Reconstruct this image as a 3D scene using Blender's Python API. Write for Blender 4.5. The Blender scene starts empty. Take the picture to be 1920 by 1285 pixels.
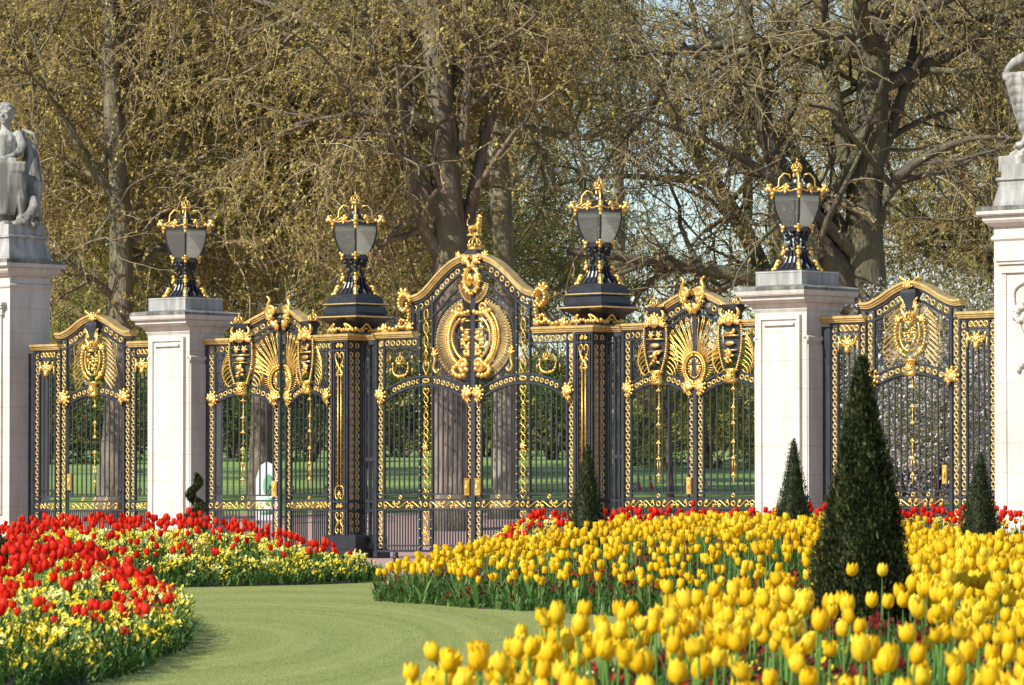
import bpy, math, random
import numpy as np
from mathutils import Vector, Matrix
random.seed(7)
RNG = np.random.default_rng(11)
PI = math.pi
sc = bpy.context.scene
COL = sc.collection
F = 9590.0            # focal length in photo pixels (1920 wide)
CAM_Z = 0.62
HOR = 989.0
TH = math.radians(42.5)
CT, ST = math.cos(TH), math.sin(TH)

# ------------------------------------------------------------------ mesh builder
def nrm(v):
    v = np.asarray(v, float); n = np.linalg.norm(v)
    return v / n if n > 1e-9 else v

class MB:
    def __init__(s):
        s.v = []; s.f = []; s.n = 0; s.fm = []; s.smooth = True
    def add(s, V, Fs, mat=0):
        V = np.asarray(V, float).reshape(-1, 3)
        for A in (Fs if isinstance(Fs, list) else [Fs]):
            A = np.asarray(A, np.int64)
            if len(A): s.f.append(A + s.n); s.fm.append(np.full(len(A), mat, np.int32))
        s.v.append(V); s.n += len(V); return s
    def bx(s, x0, x1, y0, y1, z0, z1, mat=0):
        V = [(x0,y0,z0),(x1,y0,z0),(x1,y1,z0),(x0,y1,z0),(x0,y0,z1),(x1,y0,z1),(x1,y1,z1),(x0,y1,z1)]
        return s.add(V, [(0,3,2,1),(4,5,6,7),(0,1,5,4),(1,2,6,5),(2,3,7,6),(3,0,4,7)] if False else np.array([(0,3,2,1),(4,5,6,7),(0,1,5,4),(1,2,6,5),(2,3,7,6),(3,0,4,7)]), mat)
    def tube(s, P, r, n=6, caps=True, fy=1.0, mat=0, closed=False):
        P = np.asarray(P, float); k = len(P)
        r = np.broadcast_to(np.asarray(r, float), (k,))
        if closed:
            T = np.roll(P, -1, 0) - np.roll(P, 1, 0)
        else:
            T = np.gradient(P, axis=0)
        T = T / np.maximum(np.linalg.norm(T, axis=1, keepdims=True), 1e-9)
        up = np.array([0, 1.0, 0]) if np.abs(T[:, 1]).max() < .8 else (np.array([0, 0, 1.0]) if np.abs(T[:, 2]).max() < .9 else np.array([.6, .0, .8]))
        A = np.cross(T, up); A /= np.maximum(np.linalg.norm(A, axis=1, keepdims=True), 1e-6)
        B = np.cross(A, T)
        a = np.arange(n) * 2 * PI / n
        V = P[:, None] + r[:, None, None] * (A[:, None] * np.cos(a)[None, :, None] + B[:, None] * np.sin(a)[None, :, None] * fy)
        kk = k if closed else k - 1
        i = np.arange(kk)[:, None] * n; i2 = (np.arange(1, kk + 1) % k)[:, None] * n
        j = np.arange(n)[None]; j2 = (j + 1) % n
        Fq = np.stack([i + j, i + j2, i2 + j2, i2 + j], -1).reshape(-1, 4)
        L = [Fq]
        if caps and not closed:
            L.append(np.array([list(range(n))[::-1]])); L.append(np.array([[(k - 1) * n + q for q in range(n)]]))
        return s.add(V.reshape(-1, 3), L, mat)
    def ring(s, c, R, r, n=12, m=5, sx=1.0, sz=1.0, mat=0):
        a = np.arange(n) * 2 * PI / n
        P = np.stack([c[0] + R * sx * np.cos(a), np.full(n, c[1]), c[2] + R * sz * np.sin(a)], 1)
        return s.tube(P, r, m, closed=True, mat=mat)
    def ell(s, c, r, a=0.0, nu=8, nv=5, M=None, mat=0):
        u = np.arange(nu) * 2 * PI / nu; w = np.linspace(-PI/2, PI/2, nv + 2)[1:-1]
        V = np.stack([np.cos(w)[:, None] * np.cos(u)[None], np.cos(w)[:, None] * np.sin(u)[None], np.sin(w)[:, None] * np.ones(nu)[None]], -1).reshape(-1, 3)
        V = np.vstack([V, [[0, 0, -1], [0, 0, 1]]]) * np.asarray(r, float)
        if M is not None: V = V @ np.asarray(M).T
        if a:
            ca, sa = math.cos(a), math.sin(a)
            V = V @ np.array([[ca, 0, -sa], [0, 1, 0], [sa, 0, ca]]).T
        V = V + np.asarray(c, float)
        q = []
        for i in range(nv - 1):
            for j in range(nu):
                q.append((i*nu + j, i*nu + (j+1) % nu, (i+1)*nu + (j+1) % nu, (i+1)*nu + j))
        b = nu * nv
        t = [(b, (j+1) % nu, j) for j in range(nu)] + [(b+1, (nv-1)*nu + j, (nv-1)*nu + (j+1) % nu) for j in range(nu)]
        return s.add(V, [np.array(q), np.array(t)], mat)
    def rect(s, prof, c=(0, 0, 0), mat=0):
        """stacked rectangular mouldings: list of (half x, half y, z)"""
        V = []
        for hx, hy, z in prof: V += [(-hx, -hy, z), (hx, -hy, z), (hx, hy, z), (-hx, hy, z)]
        V = np.array(V, float) + np.asarray(c, float)
        q = []
        for i in range(len(prof) - 1):
            for j in range(4): q.append((i*4+j, i*4+(j+1) % 4, i*4+4+(j+1) % 4, i*4+4+j))
        q.append((3, 2, 1, 0)); b = 4 * (len(prof) - 1); q.append((b, b+1, b+2, b+3))
        return s.add(V, np.array(q), mat)
    def lathe(s, prof, c=(0, 0, 0), n=12, mat=0):
        a = np.arange(n) * 2 * PI / n
        V = np.array([[(r*math.cos(t), r*math.sin(t), z) for t in a] for r, z in prof]).reshape(-1, 3) + np.asarray(c, float)
        q = []
        for i in range(len(prof) - 1):
            for j in range(n): q.append((i*n+j, i*n+(j+1) % n, (i+1)*n+(j+1) % n, (i+1)*n+j))
        return s.add(V, [np.array(q), np.array([list(range(n))[::-1]]), np.array([[(len(prof)-1)*n + j for j in range(n)]])], mat)
    def sweep(s, P, sec, mat=0):
        """moulding: cross section [(y, offset)] swept along an xz path"""
        P = np.asarray(P, float); T = np.gradient(P, axis=0); T /= np.linalg.norm(T, axis=1, keepdims=True)
        N = np.stack([-T[:, 1], T[:, 0]], 1)
        N[N[:, 1] < 0] *= -1
        V = []
        for p, nn in zip(P, N):
            for y, o in sec: V.append((p[0] + nn[0]*o, y, p[1] + nn[1]*o))
        m = len(sec); q = []
        for i in range(len(P) - 1):
            for j in range(m): q.append((i*m+j, i*m+(j+1) % m, (i+1)*m+(j+1) % m, (i+1)*m+j))
        return s.add(V, [np.array(q), np.array([list(range(m))[::-1]]), np.array([[(len(P)-1)*m + j for j in range(m)]])], mat)
    def spiral(s, c, r0, r1, a0, turns, rr, y=0.0, n=None, m=5, mat=0, end=True):
        n = n or max(8, int(abs(turns) * 14))
        t = np.linspace(0, 1, n); a = a0 + turns * 2 * PI * t; R = r0 + (r1 - r0) * t
        P = np.stack([c[0] + R*np.cos(a), np.full(n, y), c[1] + R*np.sin(a)], 1)
        s.tube(P, rr, m, mat=mat)
        if end: s.ell(P[-1], (rr*1.8,)*3, nu=6, nv=3, mat=mat)
        return P
    def merge(s, o, M=None, mat=None):
        for A, m in zip(o.f, o.fm):
            s.f.append(A + s.n); s.fm.append(m if mat is None else np.full(len(m), mat, np.int32))
        for V in o.v:
            if M is not None:
                Mx = np.array(M); V = V @ Mx[:3, :3].T + Mx[:3, 3]
            s.v.append(V); s.n += len(V)
        return s
    def xf(s, fn):
        s.v = [fn(np.vstack(s.v))] if s.v else []; return s
    def build(s, name, mats, parent=None, smooth=None, attr=None):
        me = bpy.data.meshes.new(name)
        V = np.vstack(s.v) if s.v else np.zeros((0, 3))
        tot = np.concatenate([np.full(len(A), A.shape[1], np.int32) for A in s.f])
        loops = np.concatenate([A.ravel() for A in s.f]).astype(np.int32)
        st = np.concatenate([[0], np.cumsum(tot)[:-1]]).astype(np.int32)
        me.vertices.add(len(V)); me.vertices.foreach_set('co', V.astype(np.float32).ravel())
        me.loops.add(len(loops)); me.loops.foreach_set('vertex_index', loops)
        me.polygons.add(len(tot)); me.polygons.foreach_set('loop_start', st); me.polygons.foreach_set('loop_total', tot)
        if not isinstance(mats, (list, tuple)): mats = [mats]
        for m in mats: me.materials.append(m)
        if len(mats) > 1: me.polygons.foreach_set('material_index', np.concatenate(s.fm))
        sm = s.smooth if smooth is None else smooth
        me.polygons.foreach_set('use_smooth', np.full(len(tot), sm))
        if attr is not None:
            at = me.attributes.new('tint', 'FLOAT', 'FACE'); at.data.foreach_set('value', np.asarray(attr, np.float32))
        me.update(calc_edges=True)
        o = bpy.data.objects.new(name, me); COL.objects.link(o)
        if parent: o.parent = parent
        return o

def tag(o, label=None, cat=None, group=None, kind=None):
    if label: o['label'] = label
    if cat: o['category'] = cat
    if group: o['group'] = group
    if kind: o['kind'] = kind
    return o
def empty(name, loc=(0, 0, 0), rz=0.0, label=None, cat=None, group=None):
    o = bpy.data.objects.new(name, None); COL.objects.link(o)
    o.location = loc; o.rotation_euler = (0, 0, rz); o.empty_display_size = .1
    return tag(o, label, cat, group)
def kids(o): return [c for c in list(o.children)]
def copy_tree(o, parent=None):
    c = o.copy(); COL.objects.link(c); c.parent = parent
    for ch in kids(o): copy_tree(ch, c)
    return c
def boolean_smooth(o, voxel, it=2):
    m = o.modifiers.new('fuse', 'REMESH'); m.mode = 'VOXEL'; m.voxel_size = voxel; m.use_smooth_shade = True
    s = o.modifiers.new('soft', 'SMOOTH'); s.iterations = it; s.factor = .5

# ------------------------------------------------------------------ places
def hz(Y):
    """height of the ground at distance Y"""
    return float(np.interp(Y, [-200, 12, 20, 30, 38, 45, 55, 64, 112, 122, 140, 180, 260, 400, 3000],
                     [-.40, -.38, -.33, -.27, -.21, -.15, -.07, 0, 0, .2, 1.1, 2.3, 4.5, 6.0, 7.0]))
def X(px, Y): return (px - 960.0) * Y / F
def Z(py, Y): return CAM_Z + (HOR - py) * Y / F
U0 = -1.0             # centre line of the gates along the fence
def fence(u, v=0.0, z=0.0):
    """point on the fence: u along it from the middle gate, v towards the garden"""
    u = u + U0
    return (CT*u - ST*v, 100.0 - ST*u - CT*v, z)
RZ = -TH

# ------------------------------------------------------------------ materials
def mat(name):
    m = bpy.data.materials.new(name); m.use_nodes = True
    nt = m.node_tree; b = nt.nodes['Principled BSDF']
    return m, nt, b
def N(nt, t, **k):
    n = nt.nodes.new(t)
    for a, v in k.items():
        if a in n.inputs.keys(): n.inputs[a].default_value = v
        else: setattr(n, a, v)
    return n
def ramp(nt, fac, stops, interp='LINEAR'):
    r = nt.nodes.new('ShaderNodeValToRGB'); r.color_ramp.interpolation = interp
    e = r.color_ramp.elements
    while len(e) < len(stops): e.new(.5)
    for i, (p, c) in enumerate(stops): e[i].position = p; e[i].color = (*c, 1)
    nt.links.new(fac, r.inputs[0]); return r.outputs[0]
def noise(nt, scale, detail=4, rough=.55, co='Object', vec=None, dist=0.0):
    n = N(nt, 'ShaderNodeTexNoise', Scale=scale, Detail=detail, Roughness=rough, Distortion=dist)
    if vec is None:
        t = nt.nodes.new('ShaderNodeTexCoord'); vec = t.outputs[co]
    nt.links.new(vec, n.inputs['Vector']); return n.outputs['Fac']
def mapping(nt, scale, co='Object'):
    t = nt.nodes.new('ShaderNodeTexCoord'); m = nt.nodes.new('ShaderNodeMapping')
    m.inputs['Scale'].default_value = scale; nt.links.new(t.outputs[co], m.inputs['Vector']); return m.outputs[0]
def bump(nt, b, h, strength=.3, dist=.02):
    n = N(nt, 'ShaderNodeBump', Strength=strength, Distance=dist)
    nt.links.new(h, n.inputs['Height']); nt.links.new(n.outputs[0], b.inputs['Normal'])
def mixc(nt, fac, a, b, mode='MIX'):
    m = nt.nodes.new('ShaderNodeMix'); m.data_type = 'RGBA'; m.blend_type = mode
    for k, v in ((0, fac), (6, a), (7, b)):
        if isinstance(v, (int, float)): m.inputs[k].default_value = v
        elif isinstance(v, tuple): m.inputs[k].default_value = (*v, 1)
        else: nt.links.new(v, m.inputs[k])
    return m.outputs[2]
def simple(name, col, rough=.6, metal=0.0, var=.25, scale=6.0, bmp=0.0, spec=None):
    m, nt, b = mat(name)
    f = noise(nt, scale)
    c0 = tuple(x*(1-var) for x in col); c1 = tuple(min(1, x*(1+var)) for x in col)
    nt.links.new(ramp(nt, f, [(.3, c0), (.7, c1)]), b.inputs['Base Color'])
    b.inputs['Roughness'].default_value = rough; b.inputs['Metallic'].default_value = metal
    if spec is not None: b.inputs['Specular IOR Level'].default_value = spec
    if bmp: bump(nt, b, f, bmp)
    return m
def leafy(name, stops, rough=.6, trans=.3, clump=None):
    """foliage or petals: tint attribute per face, mixed with a large clump noise, a little translucent"""
    m, nt, b = mat(name)
    a = N(nt, 'ShaderNodeAttribute', attribute_name='tint')
    fac = a.outputs['Fac']
    if clump:
        n = noise(nt, clump, 2)
        mm = N(nt, 'ShaderNodeMath', operation='MULTIPLY_ADD'); nt.links.new(n, mm.inputs[0]); mm.inputs[1].default_value = 1.1
        mm.inputs[2].default_value = -.55
        ad = N(nt, 'ShaderNodeMath', operation='ADD', use_clamp=True); nt.links.new(mm.outputs[0], ad.inputs[0]); nt.links.new(fac, ad.inputs[1])
        fac = ad.outputs[0]
    col = ramp(nt, fac, stops)
    nt.links.new(col, b.inputs['Base Color']); b.inputs['Roughness'].default_value = rough
    b.inputs['Specular IOR Level'].default_value = .14
    if trans:
        t = nt.nodes.new('ShaderNodeBsdfTranslucent'); nt.links.new(col, t.inputs['Color'])
        x = nt.nodes.new('ShaderNodeMixShader'); x.inputs[0].default_value = trans
        nt.links.new(b.outputs[0], x.inputs[1]); nt.links.new(t.outputs[0], x.inputs[2])
        nt.links.new(x.outputs[0], nt.nodes['Material Output'].inputs['Surface'])
    return m

M = {}
# gilding
m, nt, b = mat('gilding')
f = noise(nt, 9, 5); f2 = noise(nt, 60, 2)
nt.links.new(ramp(nt, f, [(.3, (.70, .40, .085)), (.7, (.97, .66, .20))]), b.inputs['Base Color'])
b.inputs['Metallic'].default_value = .82; nt.links.new(ramp(nt, f, [(.3, (.30,)*3), (.7, (.46,)*3)]), b.inputs['Roughness'])
bump(nt, b, f2, .35, .01); M['gold'] = m
m, nt, b = mat('dull_gilding')
f = noise(nt, 7, 5)
nt.links.new(ramp(nt, f, [(.3, (.50, .33, .11)), (.7, (.80, .57, .21))]), b.inputs['Base Color'])
b.inputs['Metallic'].default_value = .55; b.inputs['Roughness'].default_value = .42
bump(nt, b, noise(nt, 50, 2), .3, .01); M['gold_dull'] = m
m, nt, b = mat('painted_ironwork')
f = noise(nt, 5, 5)
nt.links.new(ramp(nt, f, [(.3, (.024, .026, .031)), (.7, (.046, .049, .057))]), b.inputs['Base Color'])
b.inputs['Roughness'].default_value = .48; b.inputs['Specular IOR Level'].default_value = .35; bump(nt, b, noise(nt, 70, 2), .15, .005); M['iron'] = m
M['iron_black'] = simple('black_paint', (.018, .018, .022), .35, var=.3)
# Portland stone with coursing and grime
def stone(name, base, grime, amt, course=.46):
    m, nt, b = mat(name)
    co = nt.nodes.new('ShaderNodeTexCoord'); sp = nt.nodes.new('ShaderNodeSeparateXYZ'); nt.links.new(co.outputs['Object'], sp.inputs[0])
    big = noise(nt, .9, 6, .6); fine = noise(nt, 14, 4)
    st = noise(nt, 1.0, 5, .6, vec=mapping(nt, (5, 5, .7)))
    c = ramp(nt, fine, [(.3, tuple(x*.93 for x in base)), (.7, base)])
    c = mixc(nt, ramp(nt, big, [(.42, (0,)*3), (.75, (.45,)*3)]), c, tuple(x*.78 for x in base))
    c = mixc(nt, ramp(nt, st, [(.5 - amt*.35, (0,)*3), (.95 - amt*.5, (min(1, .25+amt),)*3)]), c, grime)
    # joints
    if course:
        w = N(nt, 'ShaderNodeMath', operation='PINGPONG'); nt.links.new(sp.outputs[2], w.inputs[0]); w.inputs[1].default_value = course/2
        lt = N(nt, 'ShaderNodeMath', operation='LESS_THAN'); nt.links.new(w.outputs[0], lt.inputs[0]); lt.inputs[1].default_value = .007
        mu = N(nt, 'ShaderNodeMath', operation='MULTIPLY'); nt.links.new(lt.outputs[0], mu.inputs[0]); mu.inputs[1].default_value = .5
        c = mixc(nt, mu.outputs[0], c, tuple(x*.45 for x in base))
    nt.links.new(c, b.inputs['Base Color']); b.inputs['Roughness'].default_value = .85
    bump(nt, b, fine, .25, .01); return m
M['stone'] = stone('portland_stone', (.635, .595, .525), (.30, .27, .21), .31, .53)
M['stone_mid'] = stone('grimy_stone', (.50, .485, .45), (.12, .12, .10), .5, 0)
M['stone_dirty'] = stone('weathered_stone', (.36, .345, .30), (.08, .08, .062), .70, 0)
M['stone_statue'] = stone('carved_stone', (.58, .555, .49), (.10, .10, .08), .68, 0)
# bark
def bark(name, c0, c1, sc_=1.0):
    m, nt, b = mat(name)
    f = noise(nt, 2.2*sc_, 5, .65, vec=mapping(nt, (1.6, 1.6, .55)), dist=.6); g = noise(nt, 9, 3, vec=mapping(nt, (2, 2, .35)))
    c = ramp(nt, f, [(.32, c0), (.52, tuple((x+y)/2 for x, y in zip(c0, c1))), (.68, c1)])
    mo = noise(nt, .5, 3)
    c = mixc(nt, ramp(nt, mo, [(.45, (0,)*3), (.68, (.6,)*3)]), c, (.15, .155, .055))
    nt.links.new(c, b.inputs['Base Color']); b.inputs['Roughness'].default_value = .9
    bump(nt, b, g, .8, .06); return m
M['bark'] = bark('brown_bark', (.075, .062, .042), (.25, .205, .145))
M['bark_pale'] = bark('pale_plane_bark', (.18, .155, .105), (.40, .36, .26))
M['bark_dark'] = bark('dark_bark', (.075, .055, .040), (.27, .205, .15))
M['bark_deep'] = bark('deep_brown_bark', (.045, .036, .026), (.15, .12, .085))
M['twig'] = leafy('twig_bark', [(0, (.10, .08, .045)), (.6, (.24, .19, .105)), (1, (.42, .35, .22))], .8, 0)
M['bud'] = leafy('spring_buds', [(0, (.26, .175, .065)), (.35, (.49, .355, .125)), (.7, (.62, .50, .145)), (1, (.74, .69, .20))], .6, .48, .35)
M['bud_green'] = leafy('green_buds', [(0, (.18, .16, .04)), (.35, (.36, .34, .08)), (.7, (.52, .50, .11)), (1, (.66, .65, .17))], .6, .48, .4)
M['shrub'] = leafy('shrub_leaves', [(0, (.03, .05, .012)), (.5, (.09, .13, .025)), (1, (.20, .26, .045))], .7, .3, .5)
M['blossom'] = leafy('white_blossom', [(0, (.09, .10, .03)), (.35, (.22, .22, .08)), (.5, (.42, .40, .30)), (.68, (.80, .77, .74)), (1, (.86, .84, .82))], .6, .3, .5)
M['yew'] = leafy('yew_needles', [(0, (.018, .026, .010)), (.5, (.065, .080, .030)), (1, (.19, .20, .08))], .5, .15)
M['leaf'] = leafy('tulip_leaves', [(0, (.035, .09, .015)), (.5, (.10, .20, .04)), (1, (.23, .35, .11))], .45, .35)
M['leaf_dark'] = leafy('wallflower_leaves', [(0, (.025, .06, .015)), (.5, (.075, .15, .035)), (1, (.19, .29, .075))], .5, .3)
M['yellow'] = leafy('yellow_tulip_petals', [(0, (.88, .48, .010)), (.5, (.95, .62, .016)), (1, (.97, .74, .06))], .45, .35)
M['red'] = leafy('red_tulip_petals', [(0, (.60, .010, .005)), (.5, (.82, .028, .012)), (1, (.92, .07, .02))], .45, .35)
M['cream'] = leafy('wallflower_petals', [(0, (.80, .52, .012)), (.5, (.88, .72, .04)), (.8, (.90, .82, .22)), (1, (.90, .87, .50))], .5, .3)
M['maroon'] = leafy('maroon_petals', [(0, (.06, .006, .006)), (.7, (.19, .012, .010)), (1, (.36, .03, .012))], .5, .2)
M['stem'] = simple('tulip_stem', (.10, .20, .035), .7, spec=.1)
M['soil'] = simple('soil', (.045, .032, .022), .95, var=.5, scale=12, bmp=.6)
m, nt, b = mat('glass')
b.inputs['Base Color'].default_value = (.80, .84, .86, 1); b.inputs['Roughness'].default_value = .12
b.inputs['Transmission Weight'].default_value = 1.0; b.inputs['IOR'].default_value = 1.45
tr = nt.nodes.new('ShaderNodeBsdfTransparent'); tr.inputs[0].default_value = (.86, .88, .84, 1)
gl = nt.nodes.new('ShaderNodeBsdfTranslucent'); gl.inputs['Color'].default_value = (.80, .80, .70, 1)
gs = nt.nodes.new('ShaderNodeBsdfGlossy'); gs.inputs['Roughness'].default_value = .1
x1 = nt.nodes.new('ShaderNodeMixShader'); x1.inputs[0].default_value = .5
nt.links.new(tr.outputs[0], x1.inputs[1]); nt.links.new(gl.outputs[0], x1.inputs[2])
x2 = nt.nodes.new('ShaderNodeMixShader'); x2.inputs[0].default_value = .08
nt.links.new(x1.outputs[0], x2.inputs[1]); nt.links.new(gs.outputs[0], x2.inputs[2])
nt.links.new(x2.outputs[0], nt.nodes['Material Output'].inputs['Surface']); M['glass'] = m

# ------------------------------------------------------------------ camera, sun, sky
cd = bpy.data.cameras.new('camera'); cam = bpy.data.objects.new('camera', cd); COL.objects.link(cam)
cd.sensor_width = 36; cd.lens = F / 1920 * 36; cd.clip_start = .5; cd.clip_end = 6000
cam.location = (0, 0, CAM_Z); cam.rotation_euler = (PI/2 + math.atan((HOR - 642.5) / F), 0, 0)
cd.dof.use_dof = True; cd.dof.focus_distance = 84; cd.dof.aperture_fstop = 17
sc.camera = cam
SUN = Vector((-.76, -.60, .76)).normalized()
el = math.asin(SUN.z); az = math.atan2(SUN.x, SUN.y)
sd = bpy.data.lights.new('sun', 'SUN'); sd.energy = 5.0; sd.angle = math.radians(.5); sd.color = (1, .965, .90)
so = bpy.data.objects.new('sun', sd); COL.objects.link(so); so.rotation_euler = SUN.to_track_quat('Z', 'Y').to_euler()
w = bpy.data.worlds.new('World'); sc.world = w; w.use_nodes = True
nt = w.node_tree; bg = nt.nodes['Background']
sk = nt.nodes.new('ShaderNodeTexSky'); sk.sky_type = 'NISHITA'; sk.sun_disc = False
sk.sun_elevation = el; sk.sun_rotation = az; sk.air_density = 1.0; sk.dust_density = .4; sk.ozone_density = 2.2
nt.links.new(sk.outputs[0], bg.inputs[0]); bg.inputs[1].default_value = .115
sc.view_settings.view_transform = 'Standard'; sc.view_settings.look = 'None'; sc.view_settings.exposure = .36; sc.view_settings.gamma = 1
sc.cycles.max_bounces = 6; sc.cycles.transparent_max_bounces = 8; sc.cycles.diffuse_bounces = 3; sc.cycles.glossy_bounces = 3
sc.cycles.use_denoising = True
try: sc.cycles.denoiser = 'OPENIMAGEDENOISE'; sc.cycles.denoising_prefilter = 'ACCURATE'
except Exception: pass
sc.cycles.caustics_reflective = False; sc.cycles.caustics_refractive = False

# ------------------------------------------------------------------ ground
def sheet(name, ys, xs, material, dz=0.0):
    mb = MB(); V = [(x, y, hz(y) + dz) for y in ys for x in xs]; n = len(xs)
    q = [(i*n+j, i*n+j+1, (i+1)*n+j+1, (i+1)*n+j) for i in range(len(ys)-1) for j in range(n-1)]
    mb.add(V, np.array(q)); return tag(mb.build(name, material, smooth=True), kind='structure')
m, nt, b = mat('mown_lawn')
co = nt.nodes.new('ShaderNodeTexCoord'); sp = nt.nodes.new('ShaderNodeSeparateXYZ'); nt.links.new(co.outputs['Object'], sp.inputs[0])
# mowing stripes follow curves round the beds
wv = N(nt, 'ShaderNodeTexWave', wave_type='RINGS', rings_direction='SPHERICAL', Scale=.0868, Distortion=.6, Detail=1.0)
wv.inputs['Detail Scale'].default_value = .6
mp = nt.nodes.new('ShaderNodeMapping'); mp.inputs['Location'].default_value = (13.5, -37.0, 0); mp.inputs['Scale'].default_value = (5.4, 1.0, 1.0)
nt.links.new(co.outputs['Object'], mp.inputs['Vector']); nt.links.new(mp.outputs[0], wv.inputs['Vector'])
fine = noise(nt, 30, 4, .6, vec=mapping(nt, (1.5, .35, 1))); big = noise(nt, .5, 3, vec=mapping(nt, (1.6, .3, 1)))
c = ramp(nt, wv.outputs['Fac'], [(.3, (.28, .295, .075)), (.7, (.335, .345, .105))])
c = mixc(nt, ramp(nt, big, [(.35, (0,)*3), (.7, (.5,)*3)]), c, (.30, .305, .12))
wv2 = N(nt, 'ShaderNodeTexWave', wave_type='RINGS', rings_direction='SPHERICAL', Scale=.30, Distortion=2.5, Detail=2.0)
nt.links.new(mp.outputs[0], wv2.inputs['Vector'])
c = mixc(nt, ramp(nt, wv2.outputs['Fac'], [(.2, (.35,)*3), (.8, (0,)*3)]), c, (.20, .24, .062))
st2 = noise(nt, 3.0, 2, .5, vec=mapping(nt, (.9, 2.2, 1)), dist=.5)
c = mixc(nt, ramp(nt, st2, [(.42, (0,)*3), (.6, (.35,)*3)]), c, (.215, .25, .065))
c = mixc(nt, ramp(nt, fine, [(.35, (.5,)*3), (.65, (0,)*3)]), c, (.15, .20, .05))
nt.links.new(c, b.inputs['Base Color']); b.inputs['Roughness'].default_value = .8; b.inputs['Specular IOR Level'].default_value = .2
bump(nt, b, noise(nt, 45, 3), .5, .02); M['lawn'] = m
M['road'] = simple('pink_tarmac', (.39, .255, .21), .9, var=.15, scale=25, bmp=.2)
M['park'] = simple('park_grass', (.19, .29, .055), .85, var=.3, scale=.6)
M['parkpath'] = simple('park_path', (.27, .20, .165), .9, var=.15, scale=2)
XS = [-900, -200, -60, -20, -8, -4, 0, 4, 8, 20, 60, 200, 900]
sheet('lawn', [-200, 0, 8, 12, 16, 20, 25, 30, 34, 38, 42, 45, 50, 55, 60, 64, 65.3], XS, M['lawn'])
sheet('road', [65.3, 80, 100, 112, 117, 122, 128, 134, 138], XS, M['road'])
sheet('park_grass', [138, 140, 150, 160, 180, 200, 230, 260, 300, 400, 900, 3000], XS, M['park'])
mb = MB(); mb.bx(-60, 60, 65.2, 65.36, -.05, .018); tag(mb.build('grass_edging', M['stone_dirty'], smooth=False), kind='structure')
# ------------------------------------------------------------------ ornament shapes (local x along the gate, -y towards the garden, z up)
def acanthus(mb, c, size, a0=PI/2, spread=2.6, n=7, y=-.05, mat=0):
    """gilded shell of raised petals fanning about angle a0"""
    for i in range(n):
        a = a0 + spread * (i/(n-1) - .5) if n > 1 else a0
        L = size * (1.0 - .25*abs(i/(n-1) - .5)*2)
        for k, (t, w) in enumerate(((.30, .20), (.62, .17), (.90, .11))):
            mb.ell((c[0] + L*t*math.cos(a), y - .05*size*(2-k) - .16*size*math.sin(t*PI), c[1] + L*t*math.sin(a)), (L*.27, size*.15, size*w*1.4), a=a, nu=7, nv=4, mat=mat)
    mb.ell((c[0], y - .2*size, c[1]), (size*.34, size*.26, size*.34), nu=8, nv=5, mat=mat)
def bead_line(mb, P, r, y, mat=0):
    P = np.asarray(P, float); d = np.concatenate([[0], np.cumsum(np.hypot(*np.diff(P, axis=0).T))])
    k = max(2, int(d[-1] / (r*1.7)))
    for t in np.linspace(0, d[-1], k):
        x = np.interp(t, d, P[:, 0]); z = np.interp(t, d, P[:, 1]); mb.ell((x, y, z), (r, r, r), nu=6, nv=3, mat=mat)
def curve2(pts, n=24):
    """smooth curve through xz points"""
    P = np.asarray(pts, float); k = len(P); out = []
    for i in range(k - 1):
        p0, p1, p2, p3 = P[max(i-1, 0)], P[i], P[i+1], P[min(i+2, k-1)]
        m = max(2, n // (k - 1))
        for t in np.linspace(0, 1, m, endpoint=(i == k - 2)):
            out.append(.5*((2*p1) + (-p0+p2)*t + (2*p0-5*p1+4*p2-p3)*t*t + (-p0+3*p1-3*p2+p3)*t**3))
    return np.array(out)
def line3(P, y): P = np.asarray(P, float); return np.stack([P[:, 0], np.full(len(P), y), P[:, 1]], 1)
def s_scroll(mb, x0, x1, z, h, r, y=-.02, flip=1, mat=0):
    w = (x1 - x0); R = min(h*.5, w*.26)
    a = curve2([(x0 + R*.9, z - flip*R*.35), (x0 + R*.5, z - flip*.1*R), (x0 + R*.45, z + flip*R*.5), (x0 + R*1.1, z + flip*R*.75), (x0 + w*.5, z), (x1 - R*1.1, z - flip*R*.75), (x1 - R*.45, z - flip*R*.5), (x1 - R*.5, z + flip*.1*R), (x1 - R*.9, z + flip*R*.35)], 40)
    mb.tube(line3(a, y), r, 5, mat=mat)
    for q_, s_ in ((a[0], -1), (a[-1], 1)): mb.ring((q_[0] - s_*.004, y, q_[1] + s_*flip*.012), min(.03, R*.45), r*.85, 9, 4)
    mb.ell((a[0][0], y, a[0][1]), (r*1.7,)*3, nu=6, nv=3, mat=mat); mb.ell((a[-1][0], y, a[-1][1]), (r*1.7,)*3, nu=6, nv=3, mat=mat)
def c_scroll(mb, c, R, r, a0, turns, y=0.0, mat=0):
    mb.spiral(c, R, R*.18, a0, turns, r, y=y, mat=mat)
def rings_col(mb, x, z0, z1, y=0.0, pitch=.137, R=.043, r=.0165):
    n = max(1, round((z1 - z0) / pitch)); p = (z1 - z0) / n
    for i in range(n):
        mb.ring((x, y, z0 + p*(i + .5)), R, r, 12, 5, 1.0, 1.12)
        if i: mb.ell((x, y, z0 + p*i), (.02, .016, .012), nu=5, nv=2)
def rings_row(mb, x0, x1, z, y=0.0, pitch=.15, R=.046, r=.0165):
    n = max(1, round(abs(x1 - x0) / pitch)); p = (x1 - x0) / n
    for i in range(n): mb.ring((x0 + p*(i+.5), y, z), R, r, 12, 5, 1.0, 1.05)
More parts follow.
